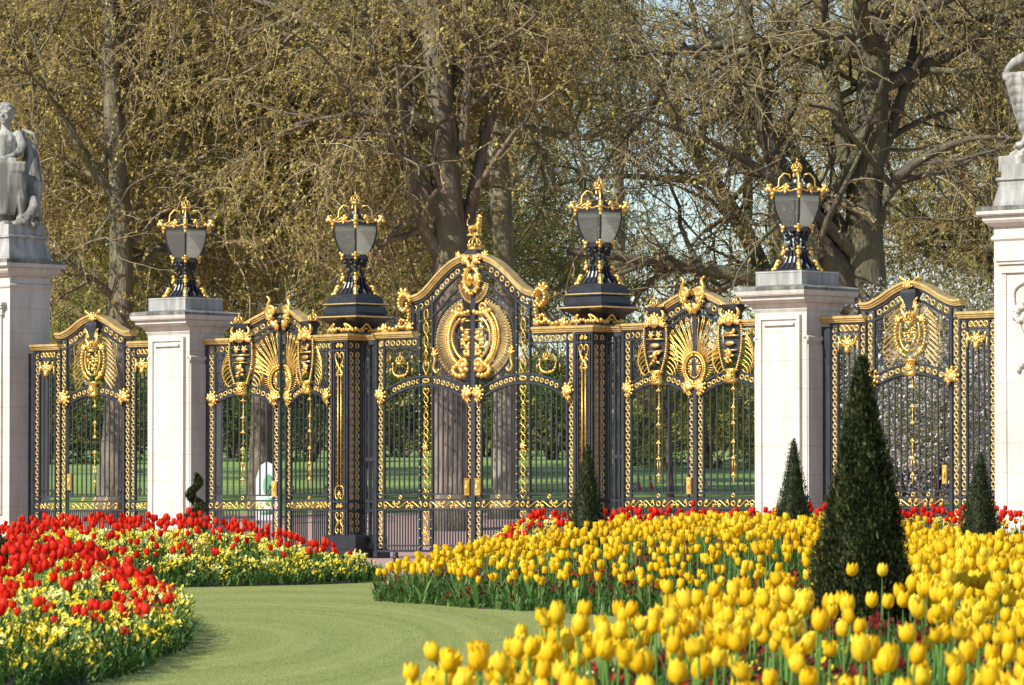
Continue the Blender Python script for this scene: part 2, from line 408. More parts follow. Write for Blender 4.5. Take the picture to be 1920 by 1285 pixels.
def rings_path(mb, P, pitch=.15, R=.046, r=.0165, y=0.0, t0=0, t1=1):
    P = np.asarray(P, float); d = np.concatenate([[0], np.cumsum(np.hypot(*np.diff(P, axis=0).T))])
    a, b2 = d[-1]*t0, d[-1]*t1; n = max(1, round((b2-a)/pitch))
    for i in range(n):
        t = a + (b2-a)*(i+.5)/n
        mb.ring((np.interp(t, d, P[:, 0]), y, np.interp(t, d, P[:, 1])), R, r, 12, 5)
def offset(P, o):
    P = np.asarray(P, float); T = np.gradient(P, axis=0); T /= np.linalg.norm(T, axis=1, keepdims=True)
    Nn = np.stack([-T[:, 1], T[:, 0]], 1); Nn[Nn[:, 1] < 0] *= -1
    return P + Nn*o
FLAT = lambda d, t: [(-d, -t), (-d, t), (d, t), (d, -t)]
# gilded cornice section: stepped profile, (y, offset from path)
def cornice_sec(k=1.0):
    return [(-.05*k, 0), (-.07*k, .012), (-.07*k, .035), (-.095*k, .045), (-.095*k, .068), (-.125*k, .082), (-.125*k, .118), (-.11*k, .13), (.11*k, .13), (.125*k, .118), (.125*k, .082), (.07*k, .035), (.05*k, 0)]
def crown(mb, c, w, mat=0):
    """royal crown, w = width"""
    x, y, z = c
    mb.lathe([(w*.40, 0), (w*.43, w*.05), (w*.40, w*.10), (w*.42, w*.16), (w*.40, w*.2)], (x, y, z), 14, mat)
    for i in range(8):
        a = i*PI/4; px, py = x + w*.43*math.cos(a), y + w*.43*math.sin(a)
        mb.ell((px, py, z + w*.3), (w*.075, w*.075, w*.12), nu=6, nv=3, mat=mat)
    for i in range(4):
        a = i*PI/4 + PI/8
        P = [(x + w*.44*math.sin(t)*math.cos(a)*(1 if True else 1), y + w*.44*math.sin(t)*math.sin(a), z + w*.28 + w*.50*abs(math.cos(t))**.8) for t in np.linspace(-PI/2, PI/2, 13)]
        mb.tube(P, w*.05, 5, mat=mat)
    mb.ell((x, y, z + w*.86), (w*.1, w*.1, w*.1), nu=7, nv=4, mat=mat)
    mb.bx(x - w*.03, x + w*.03, y - w*.03, y + w*.03, z + w*.9, z + w*1.16, mat); mb.bx(x - w*.09, x + w*.09, y - w*.028, y + w*.028, z + w*1.0, z + w*1.07, mat)

IR, GO, GD = M['iron'], M['gold'], M['gold_dull']
class Part:
    """collects one leaf's parts in coordinates x = 0 at the meeting stile, growing to the hinge; built mirrored when sgn < 0"""
    def __init__(s, root, hinge, sgn): s.root, s.h, s.g = root, hinge, sgn
    def put(s, name, mb, m, smooth=True, label=None):
        h, g = s.h, s.g
        def fn(V):
            V = V.copy(); V[:, 0] = g*(V[:, 0] - h); return V
        mb.xf(fn); o = mb.build(name, m, s.root, smooth=smooth)
        if label: o['label'] = label
        return o

def low_zone(P, xa, xb, W, cols, band_spots, y=0):
    """rails, dado bars and gilded scroll band between xa and xb"""
    fr = MB()
    for z, t in ((1.245, .014), (1.135, .016), (.945, .018), (.225, .016), (.115, .02)):
        fr.bx(xa, xb, -.03, .03, z - t, z + t)
    P.put('rails', fr, IR, False)
    ba = MB(); n = int((xb - xa) / .075)
    for i in range(1, n):
        x = xa + (xb - xa)*i/n
        if any(abs(x - c) < .10 for c in cols): continue
        ba.bx(x-.011, x+.011, -.011, .011, .13, .93)
    P.put('dado_bars', ba, IR, False)
    g = MB(); edges = sorted([xa + .03, xb - .03] + [c for c in cols])
    spans = [(a + .08, b - .08) for a, b in zip(edges[:-1], edges[1:]) if b - a > .3]
    for a, b in spans:
        k = max(2, round((b - a)/.36)); w = (b - a)/k
        for i in range(k): s_scroll(g, a + w*i, a + w*(i+1), 1.04, .15, .0135, -.02, 1 if i % 2 else -1)
        for i in range(1, k): g.ring((a + w*i, -.02, 1.04), .03, .011, 10, 5)
    for c in cols: g.ring((c, -.02, 1.04), .045, .016, 12, 5)
    for c in band_spots: g.ring((c, -.02, 1.19), .034, .014, 12, 5)
    P.put('scroll_band', g, GO)

def corner_scrolls(mb, x, z, sx, R=.10):
    c_scroll(mb, (x, z + R), R, .014, -PI/2 if sx > 0 else -PI/2, .95*sx, y=-.01)
    c_scroll(mb, (x + sx*R*.3, z + R*2.1), R*.55, .011, -PI/2, -1.0*sx, y=-.01)

def centre_leaf(sgn, label):
    W = 2.70
    root = empty('gate_leaf', fence(sgn*W, 0, .03), RZ, label, 'gate', 'tall middle gate leaves')
    P = Part(root, W, sgn)
    arch = lambda x: 3.50 - .29*((x - 1.32)/1.14)**2
    top_path = curve2([(.0, 5.86), (.22, 5.84), (.55, 5.72), (.88, 5.50), (1.12, 5.30), (1.36, 5.14), (1.62, 5.07), (1.68, 5.07)], 48)
    fr = MB()
    fr.bx(2.64, 2.70, -.045, .045, 0, 4.36); fr.bx(2.44, 2.475, -.025, .025, .1, 4.36)
    fr.bx(.0, .055, -.05, .05, 0, 5.66); fr.bx(.175, .21, -.025, .025, .1, 3.1)
    for x in (1.13, 1.48): fr.bx(x-.02, x+.02, -.03, .03, .1, 5.02 if x > 1.3 else 5.2)
    xs = np.linspace(.16, 2.48, 40); A = np.stack([xs, arch(xs)], 1)
    fr.sweep(offset(A, .085), FLAT(.04, .016)); fr.sweep(offset(A, -.085), FLAT(.04, .020))
    fr.bx(1.5, 2.66, -.035, .035, 4.335, 4.36); fr.bx(1.5, 2.66, -.03, .03, 4.165, 4.195)
    tp = top_path
    fr.sweep(offset(tp, -.20), FLAT(.035, .018)); fr.sweep(offset(tp, -.02), FLAT(.04, .022)); fr.sweep(offset(tp, -.42)[:-6], FLAT(.025, .013))
    fr.bx(1.62, 1.68, -.04, .04, 4.36, 5.05); fr.bx(2.62, 2.72, -.05, .05, 0, .12)
    # hinge straps
    for z in (1.95, 4.3): fr.bx(2.68, 3.02, -.03, .03, z - .035, z + .035)
    P.put('frame', fr, IR, False)
    b = MB()
    xsb = [x for x in np.concatenate([np.linspace(.21, 1.11, 8)[1:-1], np.linspace(1.50, 2.455, 8)[1:-1]])]
    for x in xsb: b.bx(x-.013, x+.013, -.013, .013, 1.25, arch(x) - .09)
    P.put('bars', b, IR, False)
    low_zone(P, .055, 2.64, W, [.115, 1.305, 2.56], [.66, 2.0])
    for x_, za, zb in ((2.56, .16, .93), (2.56, 1.16, 3.08), (2.56, 3.36, 4.32), (.115, .16, .93), (.115, 1.16, 3.05)): rc = MB(); rings_col(rc, x_, za, zb); P.put('ring_column', rc, GD)
    ra = MB(); rings_path(ra, A, .125, t0=.11, t1=.44, R=.04); rings_path(ra, A, .125, t0=.56, t1=.89, R=.04); ra.ring((1.305, -.01, 3.5), .045, .02, 12, 5, 1.9, .8); P.put('ring_arch', ra, GD)
    ra = MB(); rings_row(ra, 1.55, 2.6, 4.265, pitch=.155); P.put('ring_row', ra, GD)
    ra = MB(); rings_path(ra, offset(tp, -.115), .165, t0=.2, t1=.99); P.put('ring_arch', ra, GD)
    # gilded pattern column
    pc = MB(); x = 1.305
    def chain(z0, z1, kinds):
        h = (z1 - z0)/len(kinds)
        for i, k in enumerate(kinds):
            z = z0 + h*(i+.5)
            if k == 'o': pc.ring((x, -.01, z), .055, .012, 14, 5, 1.0, h/.13)
            if k == 'c': pc.ring((x, -.01, z), .06, .012, 14, 5, 1.0, h/.14)
            if k == 'x':
                pc.tube([(x-.06, -.01, z-h/2), (x+.05, -.01, z+h*.1), (x-.02, -.01, z+h/2)], .011, 5); pc.tube([(x+.06, -.01, z-h/2), (x-.05, -.01, z+h*.1), (x+.02, -.01, z+h/2)], .011, 5)
            if k == 'h':
                for q in (-1, 1):
                    pc.tube(line3(curve2([(x, z-h*.5), (x+q*.075, z+h*.05), (x+q*.06, z+h*.4), (x+q*.015, z+h*.35), (x+q*.02, z+h*.15)], 16), -.01), .012, 5)
            if k == '*': acanthus(pc, (x, z), .09, 0, 5.4, 7, y=-.02)
            pc.ell((x, -.01, z - h/2), (.022, .022, .02), nu=6, nv=3)
            for q in (-1, 1): pc.ell((x + q*.155, -.03, z - h/2), (.016,)*3, nu=6, nv=3)
    for za, zb, kk in ((1.16, 3.36, 'hoocoh*oocoxoh'), (.2, .92, 'h*oh'), (3.62, 4.95, 'hxoco')):
        pc = MB(); chain(za, zb, kk); P.put('pattern_column', pc, GO)
    # iron scroll panel beside the hinge, with crown and wreath
    sp = MB()
    for cx, cz, R, a0, tn in ((1.64, 4.05, .10, PI/2, 1.1), (2.32, 4.05, .10, PI/2, -1.1), (1.63, 3.55, .09, -PI/2, -1.1), (2.33, 3.48, .09, -PI/2, 1.1), (1.83, 4.0, .09, 0, 1.2), (2.13, 4.0, .09, PI, -1.2), (1.98, 3.74, .10, PI/2, 1.2), (1.86, 3.66, .07, 0, -1.1), (2.1, 3.66, .07, PI, 1.1), (1.66, 3.8, .07, 0, 1), (2.3, 3.8, .07, PI, -1)):
        c_scroll(sp, (cx, cz), R, .012, a0, tn, y=0)
    for q in (-1, 1):
        sp.tube(line3(curve2([(1.98 + q*.05, 4.16), (1.98 + q*.3, 3.95), (1.98 + q*.36, 3.75), (1.98 + q*.12, 3.6)], 18), 0), .012, 5)
        sp.tube([(1.98 + q*.22, 0, 3.6), (1.98 + q*.22, 0, 4.17)], .009, 5)
    P.put('scroll_panel', sp, IR)
    cr = MB(); crown(cr, (1.98, -.05, 3.84), .2)
    P.put('gilt_crown', cr, GO)
    wr = MB()
    for q in (-1, 1):
        Q = curve2([(1.98 + q*.03, 3.60), (1.98 + q*.15, 3.63), (1.98 + q*.21, 3.74), (1.98 + q*.2, 3.88)], 12)
        wr.tube(line3(Q, -.04), np.linspace(.03, .012, len(Q)), 6)
        for p in Q[::2]: wr.ell((p[0], -.05, p[1]), (.04, .02, .02), a=1.2*q, nu=6, nv=3)
        for zz in (3.7, 3.95): wr.tube([(1.98 + q*.3, -.02, zz - .07), (1.98 + q*.3, -.02, zz + .07)], .01, 4)
    P.put('gilt_wreath', wr, GO)
    # gilded cornices
    co = MB(); co.sweep([(1.60, 4.36), (1.7, 4.36), (2.2, 4.36), (2.62, 4.36), (2.72, 4.36)], cornice_sec()); P.put('cornice', co, GD, False)
    co = MB(); co.sweep(tp, cornice_sec(1.1)); P.put('arched_cornice', co, GD, False)
    # shoulder scroll
    sh = MB()
    Q = curve2([(1.66, 5.1), (1.78, 5.22), (1.92, 5.18), (1.96, 5.02), (1.84, 4.9), (1.74, 4.98)], 26)
    sh.tube(line3(Q, -.06), np.linspace(.075, .03, len(Q)), 7)
    for i in range(0, len(Q), 2): sh.ell((Q[i][0], -.11, Q[i][1]), (.05, .05, .045), nu=6, nv=3)
    for a, L in ((2.0, .16), (1.2, .18), (.5, .17)): sh.ell((1.86 + .12*math.cos(a), -.08, 5.2 + .1*math.sin(a)), (L*.5, .04, .04), a=a, nu=7, nv=3)
    Q = curve2([(1.76, 5.04), (1.70, 4.86), (1.73, 4.7), (1.84, 4.58), (1.95, 4.6), (1.92, 4.72), (1.82, 4.70)], 30)
    sh.tube(line3(Q, -.06), np.linspace(.035, .028, len(Q)), 6)
    for i in range(0, len(Q), 2): sh.ell((Q[i][0], -.10, Q[i][1]), (.04, .04, .035), nu=6, nv=3)
    acanthus(sh, (1.74, 4.56), .16, 2.2, 2.0, 4); acanthus(sh, (2.45, 4.54), .15, PI*.9, 2.4, 5)
    Q = curve2([(1.98, 4.6), (2.15, 4.52), (2.35, 4.56), (2.6, 4.52)], 14); sh.tube(line3(Q, -.05), .035, 6)
    for i, p in enumerate(Q[::2]): sh.ell((p[0], -.08, p[1] + .02), (.06, .045, .05), nu=6, nv=3)
    P.put('shoulder_scroll', sh, GO)
    si = MB(); c_scroll(si, (2.18, 4.68), .15, .018, -PI/2, 1.3, y=0); c_scroll(si, (2.42, 4.62), .09, .014, -PI/2, -1.2, y=0)
    P.put('iron_scroll', si, IR)
    # central cartouche (this leaf's half)
    cz = 4.31; a_, b_ = 1.03, .82
    su = MB()
    for i, t in enumerate(np.linspace(-1.18, 1.22, 30)):
        dx, dz = math.cos(t), math.sin(t); o = (a_*.98*dx, cz + b_*dz*1.0); k = .70
        for q in (-.013, .013):
            su.tube([(a_*k*dx - dz*q, -.03, cz + b_*k*dz*.98 + dx*q), (o[0] - dz*q*1.6, -.03, o[1] + dx*q*1.6 - .05*abs(dx))], .0085, 4)
        su.ring((o[0]*1.0, -.03, o[1] - .05*abs(dx)), .020, .008, 8, 4)
    for i, t in enumerate(np.linspace(-1.45, -.15, 11)):
        dx, dz = math.cos(t), math.sin(t)
        for q in (-.012, .012):
            su.tube([(.17*dx - dz*q, -.03, 5.42 + .17*dz + dx*q), (.38*dx - dz*q*1.5, -.03, 5.42 + .40*dz + dx*q*1.5)], .0085, 4)
        su.ring((.39*dx, -.03, 5.42 + .41*dz), .018, .008, 8, 4)
    P.put('sunburst', su, GD)
    ri = MB(); t = np.linspace(-1.35, 1.3, 30); ri.tube(np.stack([a_*1.04*np.cos(t), 0*t, cz + b_*1.06*np.sin(t)], 1), .022, 6)
    c_scroll(ri, (.42, 5.05), .12, .016, PI/2, 1.3, y=0); c_scroll(ri, (.62, 5.0), .10, .014, 0, 1.2); c_scroll(ri, (.72, 3.66), .11, .016, PI, 1.2); c_scroll(ri, (.2, 3.43), .08, .014, 0, -1.2); c_scroll(ri, (.97, 3.8), .09, .014, PI, -1.2)
    ri.tube([(.06, 0, 3.66), (.9, 0, 3.62)], .015, 5)
    ri.tube(line3(curve2([(.3, 4.86), (.45, 4.98), (.3, 5.28), (.5, 5.36)], 14), 0), .014, 5)
    P.put('cartouche_ring', ri, IR)
    wf = MB()
    for (r0, kz, y) in ((.70, 1.0, -.07), (.50, .95, -.10)):
        t = np.linspace(-1.30, .98, 34); wf.tube(np.stack([a_*r0*np.cos(t)*(1 - .12*np.maximum(0, -np.sin(t))), np.full(34, y), cz + b_*kz*r0/.70*.86*np.sin(t)], 1), .028, 6)
    t = np.linspace(-1.38, 1.0, 36)
    for tt in t:
        x, z = a_*.60*math.cos(tt), cz + b_*.76*math.sin(tt)
        wf.ell((x, -.09, z), (.062, .05, .040), a=tt + PI/2 + .9, nu=7, nv=4)
        wf.ell((x*1.06 + .02, -.10, z), (.035, .03, .02), a=tt - .6, nu=6, nv=3)
    wf.spiral((.19, 3.80), .15, .03, -PI/2, .0 + 1.1, .045, y=-.10)
    wf.spiral((.30, 4.90), .13, .03, -PI/2, 1.15, .03, y=-.10)
    for a in np.linspace(.2, 3.4, 7): wf.ell((.30 + .19*math.cos(a - 2.3), -.1, 3.68 + .11*math.sin(a - 2.3)), (.07, .05, .05), a=a, nu=7, nv=4)
    for x in np.linspace(.08, .5, 6): wf.ell((x, -.10, 4.86 - .06*math.sin(x*6)), (.055, .04, .05), nu=7, nv=4)
    P.put('gilt_wreath_frame', wf, GO)
    ca = MB()
    rq = random.Random(4)
    for i, z in enumerate(np.linspace(3.96, 4.66, 5)):
        w = (.22 if z < 4.1 else .27)
        ca.bx(.07, .07 + w, -.055, -.03, z - .012, z + .012)
    for k in range(26):
        z = rq.uniform(3.98, 4.72); ca.ell((rq.uniform(.09, .30), -.06, z), (rq.uniform(.03, .075), .035, rq.uniform(.018, .04)), a=rq.uniform(-1.2, 1.2), nu=7, nv=4)
    ca.ell((.13, -.07, 4.12), (.06, .04, .07)); ca.ell((.15, -.07, 4.42), (.08, .04, .05)); ca.bx(.10, .26, -.07, -.05, 4.26, 4.30)
    ca.tube([(.06, -.05, 4.78), (.44, -.05, 4.78)], .02, 5)
    P.put('coat_of_arms', ca, GO)
    bk = MB(); bk.tube(line3(curve2([(.06, 4.76), (.42, 4.76), (.44, 4.3), (.36, 4.0), (.06, 3.86)], 24), -.02), .022, 5); bk.tube([(.40, -.02, 4.0), (.40, -.02, 4.76)], .02, 5); bk.bx(.36, .44, -.04, 0, 4.28, 4.36)
    P.put('shield_frame', bk, IR)
    tl = MB(); t = np.linspace(-PI/2, PI/2, 14)
    tl.tube(np.stack([.16*np.cos(t) + .03, np.full(14, -.09), 5.46 + .23*np.sin(t)], 1), .045, 7)
    for tt in t[::2]: tl.ell((.20*math.cos(tt) + .03, -.10, 5.46 + .27*math.sin(tt)), (.05, .04, .03), a=tt, nu=6, nv=3)
    tl.ell((.08, -.06, 5.46), (.09, .05, .14)); tl.ell((.05, -.12, 5.48), (.03, .04, .05))
    tl.tube(line3(curve2([(.03, 5.70), (.10, 5.84), (.22, 5.92), (.32, 5.90), (.31, 6.0)], 16), -.10), np.linspace(.06, .03, 16)[:len(curve2([(.03, 5.70), (.10, 5.84), (.22, 5.92), (.32, 5.90), (.31, 6.0)], 16))], 6)
    acanthus(tl, (.12, 5.82), .16, .9, 2.2, 5, y=-.1)
    acanthus(tl, (.36, 5.94), .10, 1.2, 2.4, 4, y=-.08)
    P.put('apex_shell', tl, GO)
    for x in (2.53, .13):
        c = MB(); acanthus(c, (x, 3.20), .19, PI/2 + (.45 if x > 1 else -.45), 3.4, 7, y=-.05); acanthus(c, (x, 3.14), .12, -PI/2, 1.6, 3, y=-.05); P.put('gilt_shell', c, GO)
    sm = MB(); Q = curve2([(1.06, 4.15), (1.02, 3.9), (1.06, 3.75), (.98, 3.65), (.9, 3.72)], 16); sm.tube(line3(Q, -.06), .028, 6); acanthus(sm, (1.03, 4.0), .12, PI/2, 2.4, 4)
    P.put('gilt_scroll', sm, GO)
    lk = MB(); lk.bx(.075, .205, -.075, -.03, 1.22, 1.52); lk.bx(.09, .19, -.085, -.075, 1.25, 1.49); lk.bx(.11, .17, -.10, -.085, 1.28, 1.46); lk.ell((.14, -.1, 1.37), (.03, .02, .05)); lk.tube([(.06, -.06, 1.54), (.22, -.06, 1.54)], .016, 5); P.put('lock_box', lk, GO, False)
    return root, P

def side_leaf(sgn, uc, swing, label, variant):
    """sgn -1: hinged on its left"""
    W = 1.85
    root = empty('gate_leaf', fence(uc + sgn*W, 0, .03), RZ + swing, label, 'gate', 'side gate leaves')
    P = Part(root, W, sgn)
    arch = lambda x: 3.43 - .24*((x - .93)/.78)**2
    tp = curve2([(0, 4.99), (.25, 4.92), (.55, 4.80), (.85, 4.66), (1.05, 4.62)], 28)
    fr = MB(); fr.bx(1.79, 1.85, -.045, .045, 0, 4.36); fr.bx(1.61, 1.64, -.025, .025, .1, 4.36)
    fr.bx(0, .05, -.05, .05, 0, 4.86); fr.bx(.17, .20, -.025, .025, .1, 3.12); fr.bx(1.0, 1.04, -.03, .03, 3.4, 4.6)
    xs = np.linspace(.1, 1.66, 34); A = np.stack([xs, arch(xs)], 1)
    fr.sweep(offset(A, .085), FLAT(.04, .016)); fr.sweep(offset(A, -.085), FLAT(.04, .02))
    fr.bx(1.0, 1.8, -.035, .035, 4.335, 4.36); fr.bx(1.1, 1.8, -.03, .03, 4.165, 4.195)
    fr.sweep(offset(tp, -.02), FLAT(.04, .022)); fr.sweep(offset(tp, -.20), FLAT(.035, .018)); fr.sweep(offset(tp, -.31)[:-5], FLAT(.035, .018))
    for z in (1.95, 4.3): fr.bx(1.83, 2.05, -.03, .03, z - .035, z + .035)
    P.put('frame', fr, IR, False)
    b = MB()
    for x in list(np.linspace(.20, .84, 5)[1:-1]) + [.84, 1.02] + list(np.linspace(1.02, 1.62, 5)[1:-1]): b.bx(x-.013, x+.013, -.013, .013, 1.25, arch(x) - .09)
    P.put('bars', b, IR, False)
    low_zone(P, .05, 1.79, W, [.11, .93, 1.715], [.93])
    for x_, za, zb in ((1.715, .16, .93), (1.715, 1.16, 3.08), (1.715, 3.36, 4.32), (.11, .16, .93), (.11, 1.16, 3.05)): rc = MB(); rings_col(rc, x_, za, zb); P.put('ring_column', rc, GD)
    ra = MB(); rings_path(ra, A, .14, t0=.12, t1=.42, R=.042); rings_path(ra, A, .14, t0=.62, t1=.92, R=.042); P.put('ring_arch', ra, GD)
    ra = MB(); rings_row(ra, 1.24, 1.68, 4.265); P.put('ring_row', ra, GD)
    ra = MB(); rings_path(ra, offset(tp, -.115), .17, t0=.22, t1=.99); P.put('ring_arch', ra, GD)
    ib = MB()
    for cx, cz, R, a0, tn in ((1.5, 4.03, .10, PI/2, 1.2), (1.5, 3.52, .10, -PI/2, -1.2), (1.42, 4.12, .05, 0, 1), (1.56, 3.78, .05, 0, 1), (.36, 3.42, .07, 0, -1), (.78, 4.5, .06, 0, 1)): c_scroll(ib, (cx, cz), R, .015, a0, tn)
    ib.tube([(1.57, 0, 3.4), (1.57, 0, 4.16)], .012, 5)
    ib.tube(line3(curve2([(1.2, 4.1), (1.42, 3.9), (1.48, 3.7), (1.36, 3.5), (1.15, 3.46)], 18), 0), .014, 5)
    ib.tube(line3(curve2([(.66, 4.1), (.44, 3.86), (.38, 3.66), (.45, 3.5), (.68, 3.44)], 18), 0), .014, 5)
    P.put('scroll_panel', ib, IR)
    co = MB(); co.sweep([(1.12, 4.36), (1.3, 4.36), (1.6, 4.36), (1.93, 4.36)], cornice_sec()); P.put('cornice', co, GD, False)
    co = MB(); co.sweep(tp, cornice_sec(1.1)); P.put('arched_cornice', co, GD, False)
    # sunburst fan
    su = MB()
    for t in np.linspace(1.50, .30, 9):
        dx, dz = math.cos(t), math.sin(t); L = .93*(.66 + .34*dz)
        for q in (-.017, .017):
            Q = curve2([(.30*dx - dz*q, 3.62 + .26*dz + dx*q), (L*.6*dx - dz*q*1.1, 3.62 + L*.64*dz), (L*dx*1.05 - dz*q*1.5, 3.62 + L*dz + dx*q)], 8)
            su.tube(line3(Q, -.03), .010, 4)
        su.ring((L*dx*1.06, -.03, 3.62 + L*dz*1.02), .027, .010, 8, 4)
        su.tube([(.28*dx, -.03, 3.62 + .3*dz), (L*.8*dx, -.03, 3.62 + L*.78*dz)], .008, 4)
    for t in np.linspace(.1, -.9, 7):
        dx, dz = math.cos(t), math.sin(t); su.tube([(.28*dx, -.03, 3.62 + .22*dz), (.46*dx, -.03, 3.62 + .3*dz)], .009, 4)
    # wings beside the shield
    for q in (-1, 1):
        for i in range(8):
            z0 = 4.28 - .085*i; ww = .09 + .16*math.sin((i + .6)/8*PI)
            Q = curve2([(.93 + q*(.27 - .01*i), z0), (.93 + q*(.27 + ww*.7), z0 - .13), (.93 + q*(.27 + ww), z0 - .30)], 9); su.tube(line3(Q, -.03), .011, 4)
        Q = curve2([(.93 + q*.28, 4.30), (.93 + q*.46, 4.02), (.93 + q*.5, 3.75), (.93 + q*.36, 3.5), (.93 + q*.22, 3.56)], 20); su.tube(line3(Q, -.03), .011, 4)
    P.put('sunburst', su, GO)
    me = MB(); t = np.linspace(-1.5, 1.5, 22)
    me.tube(np.stack([.22*np.cos(t), np.full(22, -.06), 3.60 + .25*np.sin(t)], 1), .022, 6)
    for tt in t: me.ell((.27*math.cos(tt), -.06, 3.60 + .30*math.sin(tt)), (.034, .03, .022), a=tt, nu=6, nv=3)
    for tt in t[::2]: me.ell((.15*math.cos(tt), -.05, 3.60 + .18*math.sin(tt)), (.02, .02, .02), nu=5, nv=2)
    me.bx(.055, .12, -.07, -.03, 3.48, 3.66); me.ell((.08, -.06, 3.72), (.04, .03, .05))
    P.put('gilt_medallion', me, GO)
    # shield with crown
    c = .93
    sh = MB()
    for q in (-1, 1):
        sh.tube(line3(curve2([(c + q*.24, 4.42), (c + q*.26, 4.2), (c + q*.23, 3.85), (c + q*.15, 3.58)], 16), -.10), .022, 5)
    sh.bx(c - .22, c + .22, -.10, -.085, 4.38, 4.44); sh.rect([(.12, .05, 4.50), (.12, .06, 4.66), (.2, .1, 4.72), (.22, .12, 4.78)], (c, -.05, 0))
    sh.bx(c - .2, c + .2, -.06, -.05, 3.75, 4.4)
    P.put('shield_frame', sh, IR, False)
    ar = MB()
    for q in (-1, 1):
        bead_line(ar, curve2([(c + q*.27, 4.40), (c + q*.285, 4.15), (c + q*.25, 3.85), (c + q*.15, 3.55)], 14), .024, -.11)
    acanthus(ar, (c, 4.47), .19, PI/2, 3.5, 9, y=-.12)
    for q in (-1, 1):
        Q = curve2([(c + q*.12, 4.5), (c + q*.22, 4.62), (c + q*.17, 4.74), (c + q*.24, 4.82)], 12); ar.tube(line3(Q, -.12), np.linspace(.045, .02, len(Q)), 6)
        acanthus(ar, (c + q*.17, 4.44), .12, PI/2 - q*.9, 2.2, 4, y=-.13)
        Q = curve2([(c, 4.40), (c + q*.12, 4.46), (c + q*.27, 4.44)], 8); ar.tube(line3(Q, -.14), .035, 6)
    R = random.Random(variant)
    ar.bx(c - .21, c + .21, -.13, -.10, 4.12 + .02*variant, 4.145 + .02*variant)
    ar.bx(c - .18, c + .18, -.125, -.10, 3.97 - .02*variant, 3.99 - .02*variant)
    if variant % 2 == 0:
        for q in (-1, 1): acanthus(ar, (c + q*.095, 4.25), .085, PI/2, 5.6, 6, y=-.11)
    else:
        ar.ell((c, -.12, 4.24), (.14, .03, .03), a=.1); ar.ell((c + .1, -.12, 4.28), (.04, .03, .05)); ar.tube(line3([(c-.13, 4.28), (c-.05, 4.24), (c+.08, 4.2)], -.12), .02, 5)
    for k in range(9): ar.ell((c + R.uniform(-.1, .1), -.125, 3.70 + .028*k), (.05 + .02*R.random(), .028, .028), a=R.uniform(-.8, .8), nu=6, nv=3)
    ar.ell((c, -.12, 4.05), (.13, .03, .045)); ar.ell((c, -.13, 3.86), (.06, .04, .08))
    ar.bx(c - .11, c + .11, -.10, -.02, 3.50, 3.58)
    ar.rect([(.11, .05, 3.30), (.13, .07, 3.34), (.09, .05, 3.40), (.085, .05, 3.5), (.13, .07, 3.56)], (c, -.07, 0))
    acanthus(ar, (c, 3.42), .10, PI/2, 5.5, 8, y=-.13)
    P.put('coat_of_arms', ar, GO)
    pd = MB()
    for i, z in enumerate((3.2, 2.85, 2.55, 2.2, 1.9, 1.58)):
        pd.ell((c, -.01, z), (.036, .03, .05), nu=7, nv=4); pd.ell((c, -.01, z + (.10 if i % 2 == 0 else -.09)), (.016, .016, .07), nu=6, nv=4)
        for q in (-1, 1): pd.ell((c + q*.035, -.02, z - .01), (.022, .018, .018), nu=5, nv=3)
    pd.tube([(c, 0, 1.46), (c, 0, 3.32)], .007, 4)
    for q in (-1, 1): pd.tube([(c + q*.03, -.01, 1.62), (c + q*.03, -.01, 1.85)], .008, 4)
    P.put('gilt_pendant', pd, GO)
    for x in (1.68, .13):
        g = MB(); acanthus(g, (x, 3.22), .18, PI/2 + (.45 if x > 1 else -.45), 3.4, 7); acanthus(g, (x, 3.16), .11, -PI/2, 1.6, 3); P.put('gilt_shell', g, GO)
    if sgn < 0 or True:
        ur = MB(); crown(ur, (1.04, 0, 4.76 - .02), .24); P.put('gilt_crown', ur, GO)
        us = MB(); us.rect([(.06, .06, 4.5), (.05, .05, 4.6), (.09, .09, 4.68), (.12, .12, 4.74)], (1.04, 0, 0)); P.put('crown_stand', us, IR, False)
    cs = MB(); ir = MB()
    for z0 in (1.26,): corner_scrolls(ir, 1.56, z0, -1, .075); corner_scrolls(ir, .25, z0, 1, .075)
    P.put('iron_scroll', ir, IR)
    t = MB(); t.spiral((.17, 5.02), .15, .04, -PI*.6, 1.15, .045, y=-.12)
    Q = curve2([(.05, 4.72), (.16, 4.78), (.2, 4.98), (.27, 5.12), (.22, 5.26), (.30, 5.33)], 22); t.tube(line3(Q, -.10), np.linspace(.07, .022, len(Q)), 6)
    acanthus(t, (.16, 4.9), .15, .3, 2.6, 5, y=-.12); acanthus(t, (.05, 4.80), .13, -PI/2 + .5, 1.4, 4, y=-.1); t.ell((.05, -.1, 4.70), (.06, .05, .08))
    P.put('apex_shell', t, GO)
    if sgn > 0 or True:
        lk = MB(); lk.bx(.065, .185, -.075, -.03, 1.22, 1.54); lk.bx(.08, .17, -.088, -.075, 1.26, 1.5); lk.ell((.125, -.09, 1.38), (.025, .02, .07))
        if sgn < 0: P.put('lock_box', lk, GO, False)
    return root

cl, PL = centre_leaf(-1, 'left leaf of the tallest middle gate, half of the big oval gilt wreath on it')
cr_, PR = centre_leaf(1, 'right leaf of the tallest middle gate, under the small gilt lion on a crown')
